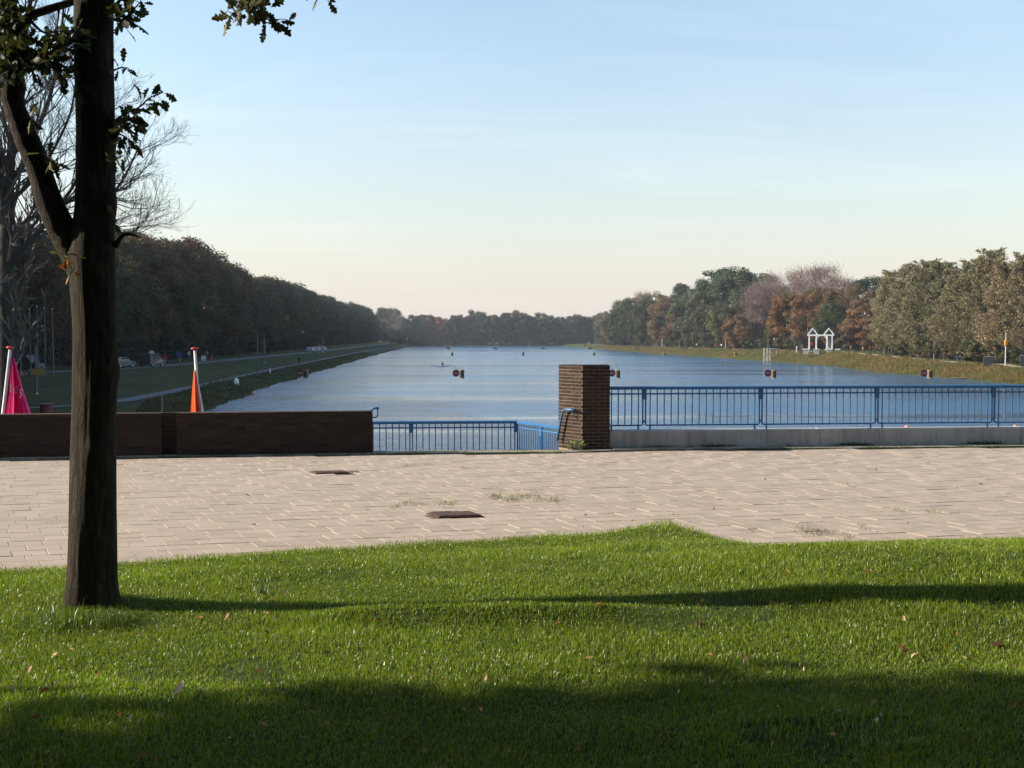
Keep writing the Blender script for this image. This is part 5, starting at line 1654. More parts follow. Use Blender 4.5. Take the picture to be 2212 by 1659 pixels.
# ================================================================== PEOPLE
def person_mesh(seed, top, legs, stride, bag=False):
    g = random.Random(seed)
    J = {'pel': (0, 0, 0.96), 'wai': (0, 0, 1.10), 'che': (0.01, 0, 1.32), 'nec': (0.02, 0, 1.48), 'chin': (0.035, 0, 1.54), 'hed': (0.03, 0, 1.63), 'crn': (0.02, 0, 1.72)}
    rad = {'pel': .145, 'wai': .125, 'che': .15, 'nec': .058, 'chin': .075, 'hed': .092, 'crn': .07}
    E = [('pel', 'wai'), ('wai', 'che'), ('che', 'nec'), ('nec', 'chin'), ('chin', 'hed'), ('hed', 'crn')]
    for s_, nm in ((1, 'l'), (-1, 'r')):
        st_ = stride * s_
        J[nm + 'hip'] = (0.0, .095 * s_, 0.90); rad[nm + 'hip'] = .095
        J[nm + 'kne'] = (0.10 * st_ + 0.03, .10 * s_, 0.50); rad[nm + 'kne'] = .062
        J[nm + 'ank'] = (0.30 * st_ - (0.06 if st_ < 0 else 0), .10 * s_, 0.09); rad[nm + 'ank'] = .042
        J[nm + 'toe'] = (0.30 * st_ + 0.15, .11 * s_, 0.045); rad[nm + 'toe'] = .038
        J[nm + 'sho'] = (0.0, .185 * s_, 1.40); rad[nm + 'sho'] = .07
        J[nm + 'elb'] = (-0.10 * st_, .235 * s_, 1.12); rad[nm + 'elb'] = .05
        J[nm + 'wri'] = (-0.16 * st_ + 0.10, .235 * s_, 0.90); rad[nm + 'wri'] = .034
        J[nm + 'han'] = (-0.18 * st_ + 0.13, .235 * s_, 0.80); rad[nm + 'han'] = .036
        E += [('pel', nm + 'hip'), (nm + 'hip', nm + 'kne'), (nm + 'kne', nm + 'ank'), (nm + 'ank', nm + 'toe'), ('che', nm + 'sho'), (nm + 'sho', nm + 'elb'), (nm + 'elb', nm + 'wri'), (nm + 'wri', nm + 'han')]
    ks = list(J); ix = {k_: i for i, k_ in enumerate(ks)}
    me = bpy.data.meshes.new('figure')
    me.from_pydata([J[k_] for k_ in ks], [(ix[a_], ix[b_]) for a_, b_ in E], [])
    ob = bpy.data.objects.new('figure', me); COL.objects.link(ob)
    ob.modifiers.new('skin', 'SKIN')
    if me.skin_vertices:
        for i, k_ in enumerate(ks):
            me.skin_vertices[0].data[i].radius = (rad[k_], rad[k_])
        me.skin_vertices[0].data[ix['pel']].use_root = True
    sb = ob.modifiers.new('sub', 'SUBSURF'); sb.levels = 1; sb.render_levels = 1
    dg = bpy.context.evaluated_depsgraph_get()
    out = bpy.data.meshes.new_from_object(ob.evaluated_get(dg))
    bpy.data.objects.remove(ob)
    skin = paint('skin', (0.42, 0.25, 0.18))
    out.materials.clear()
    for m_ in (top, legs, skin, M['hair'], M['black']): out.materials.append(m_)
    for f in out.polygons:
        c = f.center
        if c.z > 1.655 or (c.z > 1.56 and c.x < 0.0): i = 3
        elif c.z > 1.47: i = 2
        elif abs(c.y) > 0.17 and c.z < 0.90: i = 2
        elif c.z > 0.95 or (abs(c.y) > 0.19 and c.z > 0.9): i = 0
        elif c.z > 0.10: i = 1
        else: i = 4
        f.material_index = i; f.use_smooth = True
    return out
M['hair'] = simple('hair', (0.035, 0.024, 0.016), 0.7, 0.3, 30, 0.2)
def fab(n, c):
    M[n] = simple(n, c, 0.85, 0.15, 15, 0.1); return M[n]
fab('fab_navy', (0.02, 0.025, 0.05)); fab('fab_tan', (0.33, 0.25, 0.16)); fab('fab_grey', (0.12, 0.12, 0.125)); fab('fab_red', (0.35, 0.04, 0.03)); fab('fab_white', (0.62, 0.6, 0.56)); fab('fab_jean', (0.05, 0.07, 0.13)); fab('fab_black', (0.015, 0.015, 0.017))
PM = [person_mesh(1, M['fab_black'], M['fab_navy'], 0.8), person_mesh(2, M['fab_tan'], M['fab_grey'], 0.5), person_mesh(3, M['fab_navy'], M['fab_jean'], -0.7), person_mesh(4, M['fab_red'], M['fab_black'], 0.3), person_mesh(5, M['fab_white'], M['fab_jean'], -0.6), person_mesh(6, M['fab_grey'], M['fab_black'], 0.9)]
def person(px, k, rz, label, tab=WR, off=8.6, s=1.0):
    d = on_strip(px, tab, off); p = ground_at(px, d); p.z += 0.055
    o = link('person', PM[k], None, None, p, (0, 0, rz), s)
    tag(o, label, 'person', 'people on the banks')
person(1826, 0, R(100), 'person in black walking past the right end of the white portal')
person(1838, 1, R(95), 'person in a tan jacket right of the person in black')
person(1864, 1, R(80), 'person in tan farther right on the bank, alone', off=9.6)
person(1880, 3, R(100), 'person in red before the poplars\' left end', off=10.4)
person(1900, 2, R(100), 'person in navy at the foot of the first poplar')
person(1921, 0, R(-80), 'left one of two dark walkers below the poplars')
person(1927, 5, R(-75), 'right one of two dark walkers below the poplars', off=9.2)
person(2068, 2, R(-90), 'left one of the pair walking under the middle poplars')
person(2078, 0, R(-85), 'right one of the pair walking under the middle poplars', off=9.2)
person(1505, 4, R(90), 'person in white beside the far bank shrubs', off=8.2)
person(1545, 3, R(70), 'person in red on the far grass left of the lamp post', off=8.2)
person(1558, 4, R(60), 'person in white next to the far lamp post', off=8.8)
person(1575, 2, R(90), 'person in navy right of the far lamp post', off=8.2)
person(646, 0, R(95), 'dark walker on the left path', PU, 0.3)
person(556.5, 5, R(95), 'person in grey at the foot of the lamp post on the left path', PU, 0.5)
person(408, 4, R(80), 'person in white by the road left of the orange flag', RU, -4.0)
person(447, 1, R(80), 'person in tan standing by the road signs', RU, -4.4)

# ================================================================== RIGHT BANK THINGS
# white portal with two gables
d = 271.0; p = ground_at(1772, d)
pt = thing('white_portal', 'white timber portal with two pointed gables on the right bank', 'portal', p, R(-14))
S = 1.0
zcol = 4.15
def wbox(name, c, s_, mat='white', parent=pt): return MB().bevbox(c, s_, 0.02).build(name, M[mat], parent)
XS = (-2.75, -1.05, 1.55, 2.75)
for y_ in (-1.0, 1.0):
    for x in XS: wbox('column', (x, y_, zcol / 2 + 0.3), (0.30, 0.30, zcol))
    wbox('beam', (0, y_, zcol + 0.46), (6.3, 0.34, 0.34))
    # arches between the columns
    for a_, b_ in ((-0.9, 1.4),):
        r_ = (b_ - a_) / 2; m_ = (a_ + b_) / 2
        ring = [(m_ + r_ * math.cos(t), y_, zcol - r_ + 0.30 + r_ * math.sin(t)) for t in np.linspace(0, math.pi, 12)]
        mb = MB()
        for i in range(11):
            q0, q1 = ring[i], ring[i + 1]
            mb.add([(q0[0], y_ - .1, q0[2]), (q1[0], y_ - .1, q1[2]), (q1[0], y_ - .1, zcol + 0.31), (q0[0], y_ - .1, zcol + 0.31), (q0[0], y_ + .1, q0[2]), (q1[0], y_ + .1, q1[2]), (q1[0], y_ + .1, zcol + 0.31), (q0[0], y_ + .1, zcol + 0.31)],
                   [(0, 1, 2, 3), (7, 6, 5, 4), (0, 4, 5, 1), (3, 2, 6, 7)])
        mb.build('arch', M['white'], pt)
    for x0, x1 in ((-3.1, 0.45 - 0.2), (0.75, 3.15)):
        if x1 < 0.5: x0, x1 = -3.1, -0.75
        m_ = (x0 + x1) / 2; ap = zcol + 2.15
        for s_ in (x0, x1):
            a_ = Vector((s_, y_, zcol + 0.60)); b_ = Vector((m_, y_, ap))
            dv = (b_ - a_); mb = MB(); L_ = dv.length
            Mx = Matrix.Rotation(-math.atan2(dv.z, dv.x), 3, 'Y')
            mb.box((a_ + b_) / 2 + Vector((0, -0.02 if s_ == x0 else 0.02, 0)), (L_ + 0.2, 0.22, 0.26), M=Mx)
            mb.build('gable_board', M['white'], pt)
for x0, x1 in ((-3.1, -0.75), (0.75, 3.15)):
    m_ = (x0 + x1) / 2
    for s_ in (x0, x1):
        a_ = Vector((s_, 0, zcol + 0.72)); b_ = Vector((m_, 0, zcol + 2.26)); dv = b_ - a_
        MB().box((a_ + b_) / 2, (dv.length, 1.7, 0.06), M=Matrix.Rotation(-math.atan2(dv.z, dv.x), 3, 'Y')).build('roof_slope', M['slate'], pt)
for x in (-3.6, -1.0, 2.0, 4.1):
    pp_ = MB().bevbox((x, -1.35, 0.45), (1.25 if x != 4.1 else 1.0, 0.7, 1.2), 0.05).build('plinth', M['concrete'], pt)
    MB().bevbox((x, -1.35, 1.12), (1.5 if x != 4.1 else 1.2, 0.95, 0.18), 0.03).build('plinth_cap', M['white'], pp_)
for s_ in (-1, 1):
    a_ = Vector((1.7 + s_ * 0.75, -1.75, 0.95)); b_ = Vector((1.7, -1.75, 1.75)); dv = b_ - a_
    MB().box((a_ + b_) / 2, (dv.length + 0.1, 0.12 + 0.01 * s_, 0.14), M=Matrix.Rotation(-math.atan2(dv.z, dv.x), 3, 'Y')).build('small_gable', M['white'], pt)
MB().box((-2.1, -1.2, 2.55), (0.5, 0.08, 0.75)).build('notice', M['red'], pt)
wbox('back_wall', (1.9, 1.05, 2.2), (0.9, 0.1, 3.6), 'concrete')
# landing stage
d = 296.0; k_ = (1657 - 1106) / FPX; X = k_ * d
ls = thing('landing_stage', 'small white metal landing tower at the water\'s edge left of the portal', 'tower', (X, d, WATER_Z), R(-8))
zt = P(1657, 752, d).z - WATER_Z
for x in (-0.85, 0.0, 0.75):
    for y_ in (-0.6, 0.6):
        MB().tube([(x, y_, -0.3), (x, y_, zt)], 0.06, 8).build('leg', M['oldwhite'], ls)
for z in (0.25, zt * 0.5, zt - 0.6, zt - 0.05):
    for y_ in (-0.6, 0.6): MB().tube([(-0.85, y_, z), (0.75, y_, z)], 0.05, 6).build('crossbar', M['oldwhite'], ls)
for y_ in (-0.6, 0.6): MB().tube([(-0.85, y_, 0.3), (0.75, y_, zt * 0.5)], 0.045, 6).build('brace', M['oldwhite'], ls)
MB().bevbox((0.55, 0, zt * 0.62), (2.6, 1.3, 0.12), 0.02).build('deck', M['galv'], ls)
MB().bevbox((1.6, 0, zt - 0.12), (2.0, 1.25, 0.14), 0.02).build('roof', M['oldwhite'], ls)
for y_ in (-0.5, 0.5): MB().tube([(2.45, y_, zt * 0.62), (2.45, y_, zt - 0.15)], 0.05, 6).build('leg', M['oldwhite'], ls)
# white post and dark hut next to the portal
d = 290.0; p = ground_at(1721, d)
t_ = thing('white_post', 'tall white post between the landing tower and the portal', 'post', p)
zt = P(1721, 750, d).z - p.z
MB().bevbox((0, 0, zt / 2 - 0.1), (0.26, 0.26, zt + 0.2), 0.03).build('shaft', M['white'], t_)
MB().lathe([(0.17, 0), (0.2, 0.06), (0.1, 0.16), (0, 0.2)], 10, (0, 0, zt)).build('finial', M['white'], t_)
p = ground_at(1731, 291)
t_ = thing('dark_shed', 'dark wooden cabinet beside the tall white post', 'shed', p, R(-10))
MB().bevbox((0.15, 0, 0.95), (1.5, 1.0, 2.1), 0.03).build('wall', M['dark'], t_)
MB().box((0.15, 0, 2.06), (1.7, 1.2, 0.1)).build('roof', M['slate'], t_)
MB().box((0.05, -0.52, 0.95), (0.7, 0.03, 1.7)).build('door', M['wood'], t_)
# lamp posts with boxes
def lamp(px, off, ytop, ybox, mat, label):
    d = on_strip(px, WR, off); p = ground_at(px, d); zt = P(px, ytop, d).z - p.z; zb = P(px, ybox, d).z - p.z
    t_ = thing('box_post', label, 'post', p, 0, 'posts on the right bank')
    MB().tube([(0, 0, -0.2), (0, 0, zt)], [0.12, 0.06], 10).build('shaft', M['galv'], t_)
    MB().bevbox((0, -0.12, zb), (0.42, 0.3, 0.85), 0.04).build('box', mat, t_)
lamp(2172, 8.0, 720, 740, M['orange_box'], 'tall grey post with an orange box under the right poplars')
lamp(1567, 8.0, 725, 733, M['white'], 'post with a white box on the far right bank')
lamp(1430, 8.0, 732, 736, M['white'], 'farthest post with a pale box on the right bank')
for i, px in enumerate((2135, 2214)):
    d = on_strip(px, WR, 6.5); p = ground_at(px, d)
    t_ = thing('board_stand', ('dark board on two legs left of the orange box post', 'dark board on two legs cut by the right edge')[i], 'board', p, R(-20))
    h_ = P(px, (770, 768)[i], d).z - p.z
    MB().bevbox((0, 0, h_ - 0.8), (1.35, 0.08, 1.5), 0.02).build('panel', M['dark'], t_)
    MB().box((0, 0, h_ - 0.02), (1.42, 0.12, 0.06)).build('top_edge', M['galv'], t_)
    for x in (-0.66, 0.66): MB().box((x, 0.06, h_ / 2 - 0.2), (0.07, 0.07, h_ + 0.2)).build('leg', M['galv'], t_)
d = on_strip(1415, WR, 5.5); p = ground_at(1415, d)
t_ = thing('concrete_hut', 'small dark block on the far grass bank', 'hut', p, R(-12))
MB().bevbox((0, 0, 1.0), (2.0, 1.6, 2.3), 0.05).build('wall', M['wood'], t_); MB().box((0, 0, 2.2), (2.3, 1.9, 0.12)).build('roof', M['slate'], t_)
# small jetty plank at the right bank
p = CU(82, 166, WATER_Z)
t_ = thing('jetty', 'low plank jetty lying at the right bank waterline', 'jetty', (G(2075, 816, WATER_Z + .2).x, G(2075, 816, WATER_Z + .2).y, WATER_Z), R(-30))
for i in range(3): MB().box((0, 0.16 * i - .16, 0.22), (2.6, 0.14, 0.05)).build('plank', M['wood'], t_)
for x in (-1.0, 1.0): MB().box((x, 0, 0.0), (0.14, 0.14, 0.36)).build('pile', M['wood'], t_)

# ================================================================== ON THE WATER
def buoy(px, py, mat, label, r=0.17):
    p = G(px, py, WATER_Z + r * 0.4)
    t_ = thing('buoy', label, 'buoy', (p.x, p.y, WATER_Z), 0, 'buoys on the water')
    MB().lathe([(0.02, -r * 0.6), (r * 0.7, -r * 0.3), (r, r * 0.35), (r * 0.9, r * 0.8), (r * 0.5, r * 1.2), (0.03, r * 1.35)], 16).build('float', mat, t_, smooth=True)
    MB().lathe([(0.03, r * 1.3), (0.03, r * 1.6)], 8).build('eye', M['dark'], t_)
buoy(1959, 923, M['buoy'], 'round pink buoy seen under the railing near the right')
buoy(2193, 922, M['buoy'], 'round pink buoy under the railing at the right edge')
buoy(545, 852, M['red'], 'red buoy at the left waterline right of the orange flag')
p = G(955, 791.5, WATER_Z)
rw = thing('rowing_boat', 'single rowing boat far out on the canal', 'boat', (p.x, p.y, WATER_Z), R(70))
hull = []
mb = MB(); sec = []
for x in np.linspace(-3.9, 3.9, 13):
    w_ = 0.27 * max(0.04, 1 - (abs(x) / 4.0) ** 2.2)
    sec.append([(x, -w_, 0.22), (x, -w_ * 0.7, -0.03), (x, 0, -0.08), (x, w_ * 0.7, -0.03), (x, w_, 0.22)])
vs_ = [q for s_ in sec for q in s_]; fs_ = []
for i in range(12):
    for k in range(4): fs_.append((i * 5 + k, i * 5 + k + 1, i * 5 + 6 + k, i * 5 + 5 + k))
    fs_.append((i * 5 + 4, i * 5, i * 5 + 5, i * 5 + 9))
mb.add(vs_, fs_); mb.build('hull', M['white'], rw)
for s_ in (-1, 1):
    o_r = MB().tube([(0.1, s_ * 0.2, 0.45), (0.3, s_ * 1.9, 0.30), (0.45, s_ * 2.6, 0.12)], 0.03, 6).build('oar', M['wood'], rw)
    MB().box((0.47, s_ * 2.75, 0.08), (0.05, 0.45, 0.2)).build('blade', M['red'], o_r)
# rower: seated figure
def rower():
    ks = {'pel': (0, 0, .3), 'che': (.12, 0, .72), 'nec': (.16, 0, .9), 'hed': (.18, 0, 1.05), 'lh': (.05, .1, .3), 'lk': (.45, .1, .55), 'la': (.8, .08, .25), 'rh': (.05, -.1, .3), 'rk': (.45, -.1, .55), 'ra': (.8, -.08, .25), 'ls': (.12, .19, .8), 'le': (.35, .24, .62), 'lw': (.55, .2, .55), 'rs': (.12, -.19, .8), 're': (.35, -.24, .62), 'rw': (.55, -.2, .55)}
    rd_ = {'pel': .15, 'che': .15, 'nec': .06, 'hed': .11, 'lh': .09, 'lk': .06, 'la': .04, 'rh': .09, 'rk': .06, 'ra': .04, 'ls': .07, 'le': .045, 'lw': .035, 'rs': .07, 're': .045, 'rw': .035}
    E = [('pel', 'che'), ('che', 'nec'), ('nec', 'hed'), ('pel', 'lh'), ('lh', 'lk'), ('lk', 'la'), ('pel', 'rh'), ('rh', 'rk'), ('rk', 'ra'), ('che', 'ls'), ('ls', 'le'), ('le', 'lw'), ('che', 'rs'), ('rs', 're'), ('re', 'rw')]
    nm = list(ks); me = bpy.data.meshes.new('figure'); me.from_pydata([ks[k] for k in nm], [(nm.index(a), nm.index(b)) for a, b in E], [])
    ob = bpy.data.objects.new('figure', me); COL.objects.link(ob); ob.modifiers.new('s', 'SKIN')
    for i, k in enumerate(nm): me.skin_vertices[0].data[i].radius = (rd_[k],) * 2
    me.skin_vertices[0].data[0].use_root = True
    sb = ob.modifiers.new('u', 'SUBSURF'); sb.levels = 1
    out = bpy.data.meshes.new_from_object(ob.evaluated_get(bpy.context.evaluated_depsgraph_get())); bpy.data.objects.remove(ob)
    out.materials.clear()
    for m_ in (M['fab_black'], M['hair'], paint('skin', (0.42, 0.25, 0.18))): out.materials.append(m_)
    for f in out.polygons:
        f.material_index = 1 if f.center.z > 1.08 else (2 if f.center.z > .9 else 0); f.use_smooth = True
    return out
o = link('person', rower(), None, None, (p.x, p.y, WATER_Z + 0.05), (0, 0, R(70)))
tag(o, 'rower in dark clothing sitting in the rowing boat', 'person')

# ================================================================== SMALL THINGS NEARBY
# rusty drain lids set in the paving
for l_, w_, dp, lab in ((LIDS[0], 0.46, 0.26, 'rusty iron drain lid farther back on the paving'), (LIDS[1], 0.47, 0.30, 'larger looking rusty iron drain lid near the lawn')):
    t_ = thing('drain_lid', lab, 'drain lid', (l_.x, l_.y, 0.0), 0, 'rusty lids in the paving')
    sx, sy = w_ / PA.length, dp / PB.length
    slab(MB(), 0, 0, -0.05, 0.010, sx * 1.08, sy * 1.10, 0.004, 0.0).build('rim', M['rust'], t_)
    slab(MB(), 0, 0, 0.004, 0.022, sx, sy, 0.006, 0.0).build('plate', M['rust'], t_)
    for k in range(6):
        q = PA.normalized() * (-w_ / 2 + 0.09 + k * (w_ - 0.18) / 5)
        slab(MB(), q.x, q.y, 0.018, 0.0245, 0.07, sy * 0.7, 0.001, 0.0).build('rib', M['rust'], t_)
    slab(MB(), 0, 0, -0.02, -0.010, sx * 1.7, sy * 2.2, 0.001, 0.0).build('bedding', M['joint'], t_)

def tuft(px, py, wid, hgt, n, col, label, z=0.0, name='grass_tuft', cat='weed', group='weeds in the paving joints', dep=0.12):
    p = G(px, py, z); k_ = p.y / FPX
    g = RNG
    x = g.normal(0, wid * k_ / 2.6, n); y = g.normal(0, dep, n)
    h = np.clip(g.normal(hgt * 0.62, hgt * 0.3, n), 0.008, 0.3); w = g.uniform(0.003, 0.006, n)
    ti = np.tile(np.array([*col, 1.0]), (n, 1)) * g.uniform(0.7, 1.3, (n, 1)); ti[:, 3] = 1
    V, F, C = blades(x, y, np.zeros(n), h, w, ti, 0.8)
    o = link(name, np_mesh(name, V, F, M['grass'], False, C), None, None, (p.x, p.y, z))
    tag(o, label, cat, group)
DG = (0.16, 0.17, 0.05)
for a_ in ((1070, 1074, 20, 0.05, 130, DG, 'leftmost grass tuft of the cluster right of the paving centre'), (1105, 1080, 34, 0.04, 150, DG, 'second grass tuft of the cluster right of the near lid'),
           (1128, 1071, 44, 0.035, 130, DG, 'upper wide grass tuft in the right paving cluster'), (1160, 1078, 30, 0.035, 100, DG, 'third grass tuft of the right paving cluster'),
           (1197, 1081, 34, 0.04, 120, DG, 'rightmost grass tuft of the right paving cluster'), (880, 1088, 34, 0.03, 90, DG, 'low sparse tuft above left of the near lid'),
           (855, 1094, 16, 0.03, 50, DG, 'tiny tuft left of the low sparse tuft'), (912, 1089, 20, 0.03, 60, DG, 'small tuft right above the near lid\'s left end'), (958, 1086, 26, 0.035, 80, DG, 'small tuft directly above the near lid'),
           (975, 1088, 18, 0.035, 60, DG, 'small tuft above the near lid\'s centre'), (880, 1006, 36, 0.03, 110, DG, 'flat mossy tuft behind the lids near the stairs'), (868, 1070, 16, 0.03, 40, DG, 'lone small tuft between the two lids'),
           (1740, 1148, 34, 0.07, 60, (0.15, 0.13, 0.06), 'dry tuft at the lawn edge right of the grass hump'), (1775, 1152, 44, 0.06, 110, (0.14, 0.13, 0.05), 'wide dry tuft at the lawn edge on the right'),
           (1942, 1103, 18, 0.04, 50, DG, 'small tuft on the right paving, left of its neighbour'), (2014, 1105, 26, 0.035, 60, DG, 'small tuft on the right paving beside a dark clod'), (1888, 1016, 16, 0.05, 40, (0.17, 0.13, 0.07), 'thin dry weed standing on the right paving'),
           (1832, 1160, 20, 0.05, 40, DG, 'thin tuft right of the wide dry tuft'), (2250, 1000, 14, 0.03, 20, DG, 'tuft off the right edge'), (1868, 1141, 14, 0.03, 30, (0.10, 0.10, 0.04), 'tiny dark tuft above the lawn on the right')):
    if a_[0] < 2212: tuft(*a_)
tuft(120, 1345, 90, 0.10, 260, (0.10, 0.15, 0.045), 'pale weedy tuft at the left foot of the oak', 0.06, 'weed_patch', 'weed', None, 0.10)
tuft(250, 1340, 60, 0.09, 200, (0.06, 0.10, 0.025), 'dark weedy tuft at the right foot of the oak', 0.06, 'weed_patch', 'weed', None, 0.08)
# moss and weeds along the kerb, joined: nobody could count it
xs_ = RNG.uniform(-9.2, 10.0, 9000)
cl = (np.sin(xs_ * 3.1) + np.sin(xs_ * 7.7 + 1) + np.sin(xs_ * 1.3 + 2) + RNG.normal(0, 0.6, len(xs_))) > 0.7
xs_ = xs_[cl]
yb = back_edge(xs_) + RNG.choice([0.0, 0.0, 0.33], len(xs_)) + RNG.normal(0, 0.035, len(xs_))
h_ = np.clip(RNG.normal(0.028, 0.014, len(xs_)), 0.008, 0.09)
ti = np.tile(np.array([0.085, 0.10, 0.025, 1.0]), (len(xs_), 1)) * RNG.uniform(0.6, 1.4, (len(xs_), 1)); ti[:, 3] = 1
V, F, C = blades(xs_, yb, np.full(len(xs_), 0.005), h_, RNG.uniform(0.004, 0.009, len(xs_)), ti, 0.9)
o = link('kerb_weeds', np_mesh('kerb_weeds', V, F, M['grass'], False, C)); tag(o, 'low moss and weeds growing along the foot of the walls', 'weeds', kind='stuff')
# weeds against the parapet foot
xs_ = RNG.uniform(1.9, 10.5, 5000)
cl = (np.sin(xs_ * 2.3) + np.sin(xs_ * 5.1 + 1) + RNG.normal(0, 0.5, len(xs_))) > 0.8
xs_ = xs_[cl]
yb = c0.y + (xs_ - c0.x) * dirc.y / dirc.x - np.abs(RNG.normal(0.01, 0.03, len(xs_)))
h_ = np.clip(RNG.normal(0.05, 0.025, len(xs_)), 0.01, 0.14)
ti = np.tile(np.array([0.05, 0.055, 0.02, 1.0]), (len(xs_), 1)); 
V, F, C = blades(xs_, yb, np.full(len(xs_), 0.01), h_, RNG.uniform(0.006, 0.012, len(xs_)), ti, 0.7)
o = link('parapet_weeds', np_mesh('parapet_weeds', V, F, M['grass'], False, C)); tag(o, 'dark weeds against the foot of the concrete parapet', 'weeds', kind='stuff')

# leafy weed at the pillar foot
p = G(1240, 971, 0.02)
wd = thing('leafy_weed', 'leafy green weed growing at the foot of the brick pillar', 'weed', (p.x, p.y, 0.0))
wl_me = oak_leaf_mesh(77); wl_me.materials.append(M['oak_leaf'])
stm = MB()
for k in range(46):
    an = random.uniform(0, 6.28); r_ = random.uniform(0.02, 0.17); z = random.uniform(0.02, 0.15) * (1.1 - r_ * 2)
    q_ = Vector((math.cos(an) * r_ + 0.03, math.sin(an) * r_ * 0.5 - 0.03, z + 0.02))
    stm.tube([(q_.x * 0.3, q_.y * 0.3, 0), tuple(q_)], 0.003, 4)
    dv = Vector((math.cos(an), math.sin(an), random.uniform(-0.2, 0.6))).normalized()
    o = link('leaf', wl_me, None, wd, q_, Vector((1, 0, 0)).rotation_difference(dv) @ Quaternion((1, 0, 0), random.uniform(-0.7, 0.7)), random.uniform(0.05, 0.09))
    o.color = random.choice(((0.16, 0.22, 0.04, 1), (0.20, 0.24, 0.06, 1), (0.11, 0.16, 0.03, 1)))
stm.build('stem', M['twig'], wd)

# fallen leaves
LC_ = [(0.34, 0.17, 0.08, 1), (0.28, 0.11, 0.045, 1), (0.42, 0.26, 0.14, 1), (0.16, 0.075, 0.035, 1), (0.46, 0.30, 0.17, 1), (0.40, 0.15, 0.04, 1)]
def litter(px, py, size_px, col, label, group=None, tilt=0.5, onlawn=True):
    p = G(px, py, 0.05)
    if onlawn:
        for _ in range(4): p = G(px, py, float(lawn_z(p.x, p.y)) + 0.045)
    else: p = G(px, py, 0.012)
    s_ = size_px * p.y / FPX
    q_ = Quaternion((0, 0, 1), random.uniform(0, 6.28)) @ Quaternion((1, 0, 0), random.gauss(0, tilt)) @ Quaternion((0, 1, 0), random.gauss(0, tilt))
    o = link('fallen_leaf', random.choice(LITTER), None, None, p, q_, s_)
    o.color = col
    tag(o, label, 'leaf', group)
litter(1497, 1340, 44, (0.22, 0.09, 0.04, 1), 'largest curled brown leaf on the middle of the lawn', tilt=0.9)
litter(1512, 1334, 34, (0.30, 0.15, 0.08, 1), 'brown leaf leaning on the largest curled leaf', tilt=1.0)
litter(2138, 1388, 40, (0.50, 0.26, 0.16, 1), 'pinkish upright leaf near the right edge of the lawn', tilt=1.0)
litter(1283, 1306, 30, (0.55, 0.22, 0.04, 1), 'bright orange leaf lying in the middle of the lawn', tilt=0.2)
litter(545, 1275, 34, (0.40, 0.30, 0.20, 1), 'pale crumpled leaf on the lawn right of the oak', tilt=0.7)
litter(375, 1502, 40, (0.52, 0.34, 0.24, 1), 'pale leaf on the lawn at lower left', tilt=0.4)
litter(1250, 1411, 1 * 34, (0.48, 0.32, 0.20, 1), 'tan leaf just below the lawn centre', tilt=0.5) if False else None
litter(1605, 1410, 26, (0.46, 0.26, 0.14, 1), 'tan leaf above the big shadow right of centre', tilt=0.6)
litter(1966, 1402, 22, (0.45, 0.24, 0.11, 1), 'left one of two tan leaves on the right of the lawn', tilt=0.6)
litter(1988, 1408, 26, (0.40, 0.28, 0.20, 1), 'right one of two tan leaves on the right of the lawn', tilt=0.6)
litter(1066, 1423, 32, (0.50, 0.36, 0.24, 1), 'pale tan leaf in the lower middle of the lawn', tilt=0.6)
litter(830, 1430, 18, (0.5, 0.36, 0.25, 1), 'small pale leaf left of the lower middle', tilt=0.6)
litter(695, 1412, 22, (0.24, 0.11, 0.05, 1), 'dark brown leaf left of the lower middle', tilt=0.6)
litter(484, 1342, 20, (0.26, 0.12, 0.05, 1), 'brown leaf below the oak shadow', tilt=0.6)
litter(310, 1368, 26, (0.48, 0.22, 0.08, 1), 'orange tan leaf below the oak trunk', tilt=0.5)
litter(1893, 1238, 26, (0.45, 0.17, 0.04, 1), 'orange leaf near the lawn edge on the right', tilt=0.3)
litter(1218, 1196, 18, (0.26, 0.10, 0.05, 1), 'dark red leaf near the lawn edge in the middle', tilt=0.4)
litter(60, 1455, 20, (0.5, 0.28, 0.18, 1), 'pinkish leaf at the far left of the lawn', tilt=0.5)
litter(210, 1460, 18, (0.45, 0.16, 0.04, 1), 'small orange leaf at lower left of the lawn', tilt=0.5)
litter(2100, 1250, 16, (0.5, 0.33, 0.2, 1), 'pale leaf right of the near right lawn shadow', tilt=0.5)
litter(945, 1350, 22, (0.5, 0.34, 0.22, 1), 'pale star shaped leaf left of the lawn centre', tilt=0.5)
gl = random.Random(31)
for k in range(150):
    px, py = gl.uniform(0, 2212), 1205 + (gl.random() ** 0.8) * 440
    e = ip(px, [(a, b) for a, b in edge_px])
    if py < e + 14 or (130 < px < 260 and py < 1345): continue
    litter(px, py, gl.uniform(9, 20), gl.choice(LC_), 'small fallen leaf lying among the lawn grass', 'small fallen leaves on the lawn', 0.7)
for k in range(46):
    px = gl.uniform(0, 2212); e = ip(px, [(a, b) for a, b in edge_px])
    py = gl.uniform(1000, e - 8)
    litter(px, py, gl.uniform(5, 12), gl.choice(LC_), 'tiny fallen leaf lying on the paving', 'tiny fallen leaves on the paving', 0.5, False)

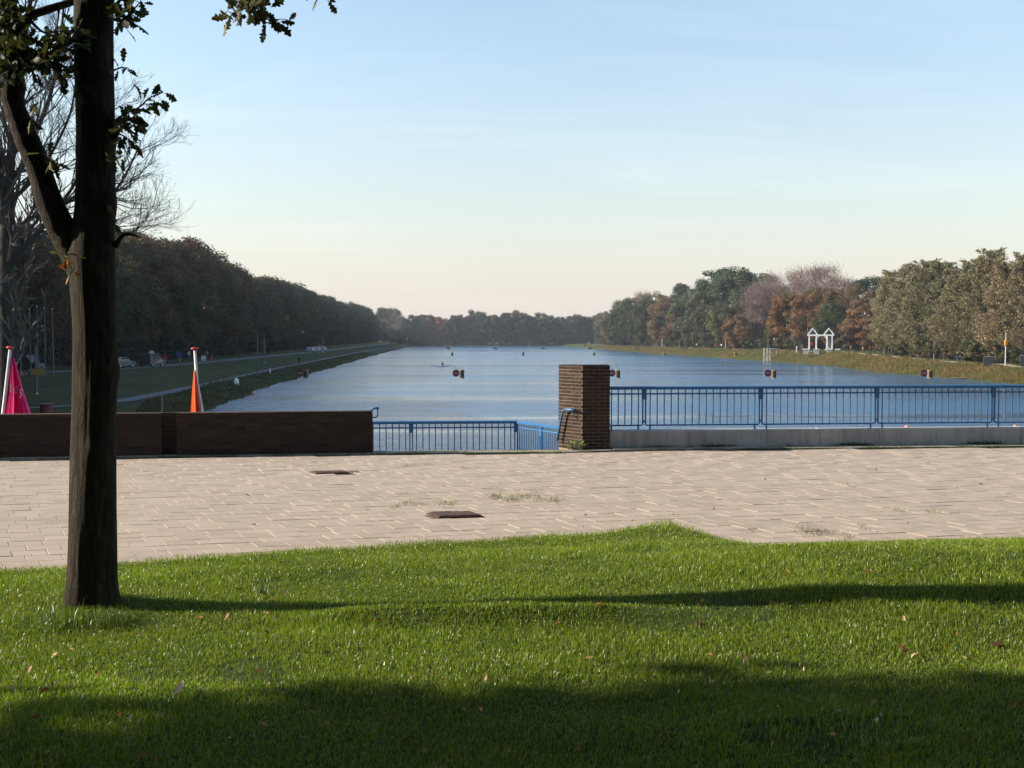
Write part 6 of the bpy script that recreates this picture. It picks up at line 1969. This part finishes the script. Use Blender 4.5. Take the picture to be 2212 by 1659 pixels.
# rough grass on the right bank slope and along the left waterline
def bank_grass(name, label, n, dfun, ufun, hm, cols, seed):
    g = np.random.default_rng(seed)
    d = dfun(g, n); u = ufun(g, d)
    z = np.array([terr(a_, b_) for a_, b_ in zip(u, d)])
    kp = z > -4.58
    d, u, z = d[kp], u[kp], z[kp]; n = len(d)
    X = u - SKEW * d
    h = np.clip(g.normal(hm, hm * 0.4, n), 0.08, 1.3); w = g.uniform(0.03, 0.09, n)
    ci = np.clip((0.5 + 0.4 * fbm(X * 0.15, d * 0.15, seed, 3) + g.normal(0, 0.25, n)) * len(cols), 0, len(cols) - 1).astype(int)
    ti = np.concatenate([np.array(cols)[ci] * g.uniform(0.75, 1.25, (n, 1)), np.ones((n, 1))], 1)
    V, F, C = blades(X, d, z, h, w, ti, 0.6)
    o = link(name, np_mesh(name, V, F, M['rough_grass'], False, C)); tag(o, label, 'grass', kind='stuff')
WRn = np.array(WR); WLn = np.array(WL)
bank_grass('bank_grass', 'rough brown and green grass on the right bank slope', 80000, lambda g, n: 145 + 500 * g.uniform(0, 1, n) ** 1.9,
           lambda g, d: np.interp(d, WRn[:, 0], WRn[:, 1]) + g.uniform(-0.6, 7.4, len(d)), 0.34, [(0.22, 0.135, 0.065), (0.20, 0.13, 0.055), (0.15, 0.13, 0.04), (0.11, 0.125, 0.03)], 51)
bank_grass('waterside_grass', 'dark grass fringe along the left waterline and embankment', 30000, lambda g, n: 86 + 330 * g.uniform(0, 1, n) ** 1.8,
           lambda g, d: np.interp(d, WLn[:, 0], WLn[:, 1]) - g.uniform(-0.4, 1, len(d)) * 5.0, 0.22, [(0.05, 0.06, 0.02), (0.07, 0.07, 0.022), (0.10, 0.075, 0.03)], 52)

# ================================================================== AIR
mb = MB().box((0, 780, 13.5), (1900, 1900, 42.0))
hz = mb.build('haze', None)
t = NT('haze_air')
pv = t.new('ShaderNodeVolumePrincipled')
pv.inputs['Color'].default_value = (0.80, 0.88, 1.0, 1)
pv.inputs['Density'].default_value = 0.00013
pv.inputs['Anisotropy'].default_value = 0.2
t.link(pv.outputs[0], t.out.inputs['Volume'])
hz.data.materials.append(t.m)
tag(hz, 'thin bluish autumn haze lying over the whole canal', 'haze', kind='stuff')
